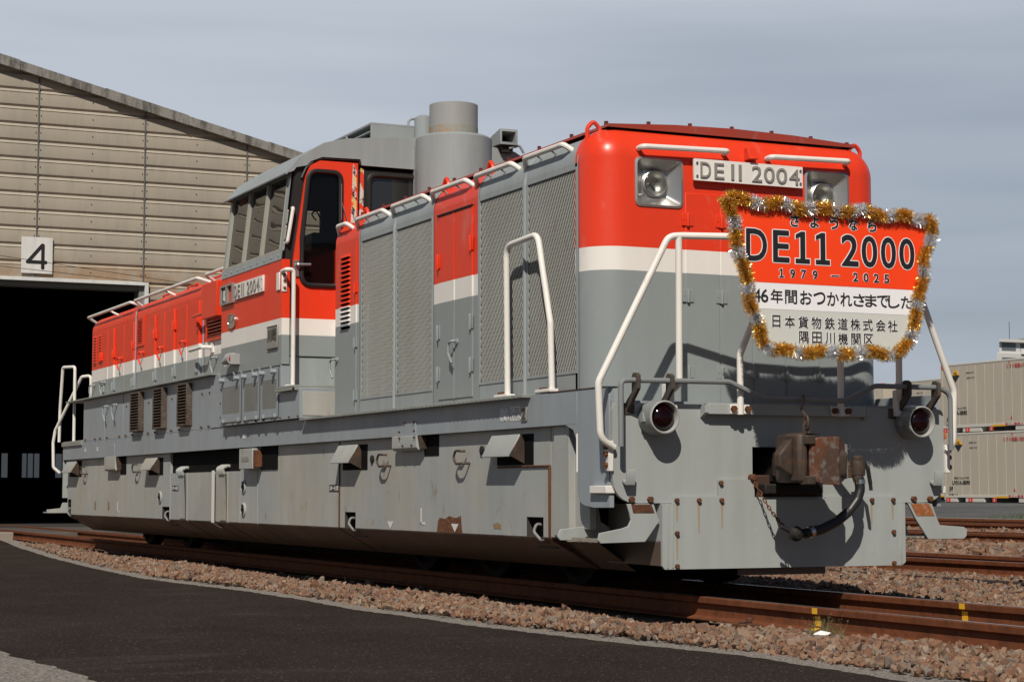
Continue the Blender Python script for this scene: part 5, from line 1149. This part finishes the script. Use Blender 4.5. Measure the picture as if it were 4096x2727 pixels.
def near_base(x, y): return -.158+.022*math.sin(x*3.1+y*.9)*math.sin(y*1.7)+(-.012 if abs(x) < .5 else 0)-(.045 if x > -1.0 else .045*max(0, (x+1.35)/.35))*(1 if y > -.3 else max(0, (y+1)/.7))+.028*min(1, max(0, (-x-1.15)/.25))
scatter('ballast', [(-2.5, .52, -6.5, 24.4)], .0315, .0225, near_base, LIBH, '', near_avoid)
def mid_avoid(P_): return (abs(abs(P_[:, 0]-6.08)-.566) < .07) | ((P_[:, 0] > 4.40) & (P_[:, 0] < 4.74)) | ((abs(P_[:, 0]-.566) < .075))
scatter('ballast', [(.62, 7.6, -5, 10)], .040, .028, lambda x, y: -.158+.02*math.sin(x*1.3)*math.sin(y*.8), LIBL, '', mid_avoid)
def far_avoid(P_): return (abs(abs(P_[:, 0]-14.5)-.566) < .07) | (abs(abs(P_[:, 0]-6.08)-.566) < .07) | (abs(abs(P_[:, 0]-20.9)-.566) < .07)
scatter('ballast', [(7.6, 13, 2, 19), (13, 20, 9, 26)], .075, .052, lambda x, y: -.16+.015*math.sin(x*1.3), LIBL, '', far_avoid)
# odds and ends by the rail
tag(MB().add([(-.96, -1.78, -.12), (-.89, -1.69, -.118), (-.85, -1.80, -.11), (-.90, -1.84, -.122), (-.90, -1.77, -.098)], [(0, 4, 1), (4, 2, 1), (0, 3, 4), (4, 3, 2)]).build('paper_scrap', mat('paper_white', (.75, .75, .73), .8)), 'crumpled white paper scrap on the stones beside the nearest rail', 'litter')
wd_ = MB()
for i in range(60):
    a = rng.uniform(0, 6.28); h = rng.uniform(.03, .13); b = Vector((-.78+rng.normal(0, .05), -1.63+rng.normal(0, .06), -.14)); t_ = b+Vector((math.cos(a)*h*.45, math.sin(a)*h*.45, h)); s_ = Vector((.0015, -.001, 0))
    wd_.add([b-s_, b+s_, t_], [(0, 1, 2)])
    for k in range(3): q = b.lerp(t_, rng.uniform(.4, 1)); r3 = Vector(rng.normal(0, .008, 3)); wd_.add([q, q+r3, q+r3*.6+Vector((0, .005, .003))], [(0, 1, 2)])
tag(wd_.build('weed', mat('weed_green', (.10, .11, .04), .8)), 'thin dry weed growing between the stones and the nearest rail', 'weed')
wd_ = MB()
for i in range(260):
    a = rng.uniform(0, 6.28); h = rng.uniform(.08, .3); b = Vector((26.9+rng.normal(0, .12), 30.3+rng.normal(0, .9), -.05)); t_ = b+Vector((math.cos(a)*h*.5, math.sin(a)*h*.5, h)); wd_.add([b-Vector((.01, 0, 0)), b+Vector((.01, .008, 0)), t_], [(0, 1, 2)])
tag(wd_.build('grass_tuft', mat('tuft_green', (.10, .15, .05), .8)), 'green grass tuft on the far road edge below the stacked containers', 'grass tuft')

# ================================================================== stacked freight containers
ck = mat('container_paint', (.46, .41, .33), .6); n = NT(ck); c = n.mix(n.ramp(n.noise((.5, 1.6, .5), 4, .6), .4, .65, 0, .35), (.46, .41, .33), (.37, .335, .28)); c = n.mix(n.ramp(n.noise((3, 3, 1.2), 5, .7), .60, .72, 0, .4), c, (.27, .24, .20)); n.base(c)
CKL = mat('container_rail', (.56, .54, .48), .6); ORG = mat('orange_corner', (.62, .15, .04), .6); RTG = mat('red_tag', (.55, .05, .03), .6); AMB = mat('amber_mark', (.68, .36, .02), .6)
def container(x, y1, z0, num, label, big=True):
    t = thing('freight_container', label, 'container', (x+1.25, y1-4.7, z0), 'cream freight containers stacked in the yard'); inv = Matrix.Translation((-x-1.25, -y1+4.7, -z0))
    def K(name, mb, m, par=None, **k):
        o = mb.build(name, m, par or t, **k)
        if not par: o.matrix_parent_inverse = inv
        return o
    y0 = y1-9.41; H_ = 2.60
    # side panels between seams, slightly stepped like pressed sheets
    mb = MB(); ys = np.arange(y0+.12, y1-.1, .515)
    pr = [(x+.06, y0)]
    for a in ys: pr += [(x+.012, a+.0), (x+.012, a+.485), (x+.035, a+.495), (x+.035, a+.505)]
    pr += [(x+.012, y1)]
    k = len(pr); mb.add([(a, b, z) for z in (z0+.28, z0+H_-.06) for a, b in pr], [(i, i+1, i+1+k, i+k) for i in range(k-1)])
    mb.box(x+.05, x+2.48, y0+.02, y1-.02, z0+.24, z0+H_-.03); K('body', mb, ck)
    K('top_rail', MB().box(x, x+2.5, y0, y1, z0+H_-.07, z0+H_), CKL, bevel=.01)
    bm_ = MB().box(x, x+2.5, y0, y1, z0+.19, z0+.285)
    for a, b in ((y1-.75, y1-.0), (y1-2.35, y1-1.25), (y1-3.3, y1-2.9), (y0, y0+.8), (y0+2.4, y1-4.3)): bm_.box(x+.02, x+2.48, a, b, z0+.02, z0+.19)
    K('base_rail', bm_, CKL)
    K('corner_post', MB().box(x-.004, x+.09, y1-.09, y1+.004, z0+.1, z0+H_-.2).box(x-.004, x+.09, y0-.004, y0+.09, z0+.1, z0+H_-.2), ck)
    for yy in (y1-.16, y0): K('corner_casting', MB().box(x-.008, x+.16, yy-.005, yy+.165, z0+H_-.18, z0+H_+.01), ORG, bevel=.01)
    mb = MB()
    for yy in (y1-.22, y1-1.55, y1-2.95): mb.box(x-.012, x+.02, yy-.12, yy+.10, z0+.02, z0+.17)
    K('handling_tag', mb, RTG)
    mb = MB(); text(mb, '1', (x-.016, y1-.23, z0+.095), *SIDE, None, .10, .003, .04); text(mb, '1', (x-.016, y1-1.56, z0+.095), *SIDE, None, .10, .003, .04); text(mb, '1', (x-.016, y1-2.96, z0+.095), *SIDE, None, .10, .003, .04); K('tag_numeral', mb, TXW)
    K('fork_pocket', MB().box(x-.006, x+.02, y1-3.70, y1-3.08, z0+.03, z0+.17), DARK); K('pocket_mark', MB().box(x-.006, x+.02, y1-3.75, y1-3.0, z0+.17, z0+.24), AMB)
    dz, dy = z0+2.16, y1-.89
    mb = MB().prism([(dy-.24, dz), (dy+.24, dz), (dy, dz+.25)], 0, x-.004, x+.004); hs = K('hazard_diamond', mb, AMB)
    K('diamond_lower', MB().prism([(dy-.24, dz), (dy+.24, dz), (dy, dz-.25)], 0, x-.004, x+.004), TXB, hs)
    mb = MB(); text(mb, 'HL', (x-.006, dy, dz+.06), *SIDE, .18, .10, .003, .03); K('lettering', mb, TXB, hs)
    mb = MB(); text(mb, num, (x-.002, y1-1.02, z0+.745), *SIDE, 1.05, .14, .003, .02)
    text(mb, '実高H=2641', (x-.002, y1-1.75, dz+.07), *SIDE, .45, .07, .002); text(mb, '実長L=9169', (x-.002, y1-1.78, dz-.12), *SIDE, .45, .07, .002)
    text(mb, 'JRF', (x-.002, y1-.42, z0+.50), *SIDE, .24, .18, .002, .02); text(mb, '自重 4.2', (x-.002, y1-.55, z0+.30), *SIDE, .55, .08, .002); text(mb, '積載高さ1150mm以下限定', (x-.002, y1-1.05, z0+.92), *SIDE, .9, .08, .002)
    K('dark_markings', mb, TXB)
    mb = MB(); text(mb, 'リフト取扱い注意', (x-.002, y1-4.15 if big else y1-4.5, z0+2.30 if big else z0+2.34), *SIDE, 1.25, .15, .002, .02); text(mb, '空コン専用フォーク', (x-.004, y1-4.5, z0+.235), *SIDE, 1.5, .10, .003, .02)
    mb.prism([(y1-4.05, z0+2.46), (y1-3.99, z0+2.46), (y1-4.02, z0+2.56)], 0, x-.003, x+.002); mb.prism([(y1-4.15, z0+.42), (y1-4.05, z0+.42), (y1-4.1, z0+.55)], 0, x-.003, x+.002); K('red_markings', mb, TXR)
container(38.7, 49.45, .32, 'UV51A-38090', 'cream freight container at the right, lower of the front stack, numbered UV51A-38090')
container(38.7, 49.55, 2.93, 'UV51A-38082', 'cream freight container at the right, upper of the front stack, with a building behind', False)
for y1 in (60.55, 70.9):
    pos = 'nearer' if y1 < 65 else 'farther'
    container(44.5, y1, .33, 'UV51A-38077', f'cream freight container in the back row, {pos} stack, lower one'); container(44.5, y1, 2.98, 'UV51A-38061', f'cream freight container in the back row, {pos} stack, upper one')
# ================================================================== far building
fb = thing('office_building', 'distant pale concrete building with a flat stepped roof, above the containers', 'building', (132, 152, .3)); inv = Matrix.Translation((-132, -152, -.3))
def FB(name, mb, m, par=None, **k):
    o = mb.build(name, m, par or fb, **k)
    if not par: o.matrix_parent_inverse = inv
    return o
pc = mat('pale_concrete', (.50, .50, .48), .8); wg = mat('far_window', (.10, .12, .14), .15)
ft = lambda a, y0: [(a, y0), (146, y0), (146, 166), (a+.9*(166-y0), 166)]
FB('wall', MB().prism(ft(121.6, 150), 2, .3, 15.0), pc, bevel=.05); FB('upper_storey', MB().prism(ft(122.6, 150.9), 2, 15.0, 16.15), pc); FB('roof_slab', MB().prism(ft(122.2, 150.4), 2, 16.15, 16.45), pc)
FB('parapet', MB().box(124.6, 146, 149.8, 149.99, 14.9, 15.45), mat('parapet_white', (.66, .66, .64), .8))
for k in range(7): w_ = FB('window', MB().box(122.9+k*2.4, 124.7+k*2.4, 150.86, 150.95, 15.3, 16.1), wg); 
for k in range(6): w_ = FB('window', MB().box(122.2+k*2.6, 124+k*2.6, 149.95, 150.05, 13.9, 14.5), wg)
FB('roof_garden', MB().prism([(125.5, 16.5), (126.5, 16.7), (128, 16.6), (129.5, 16.75), (131, 16.6), (133, 16.5)], 1, 151.5, 153), mat('roof_green', (.12, .15, .06), .9))
FB('antenna', MB().tube([(124.0, 151, 16.5), (124.0, 151, 18.3)], .03, 5), DMET)
for o in list(bpy.data.objects):
    if o.name.startswith('cutter'): bpy.data.objects.remove(o)
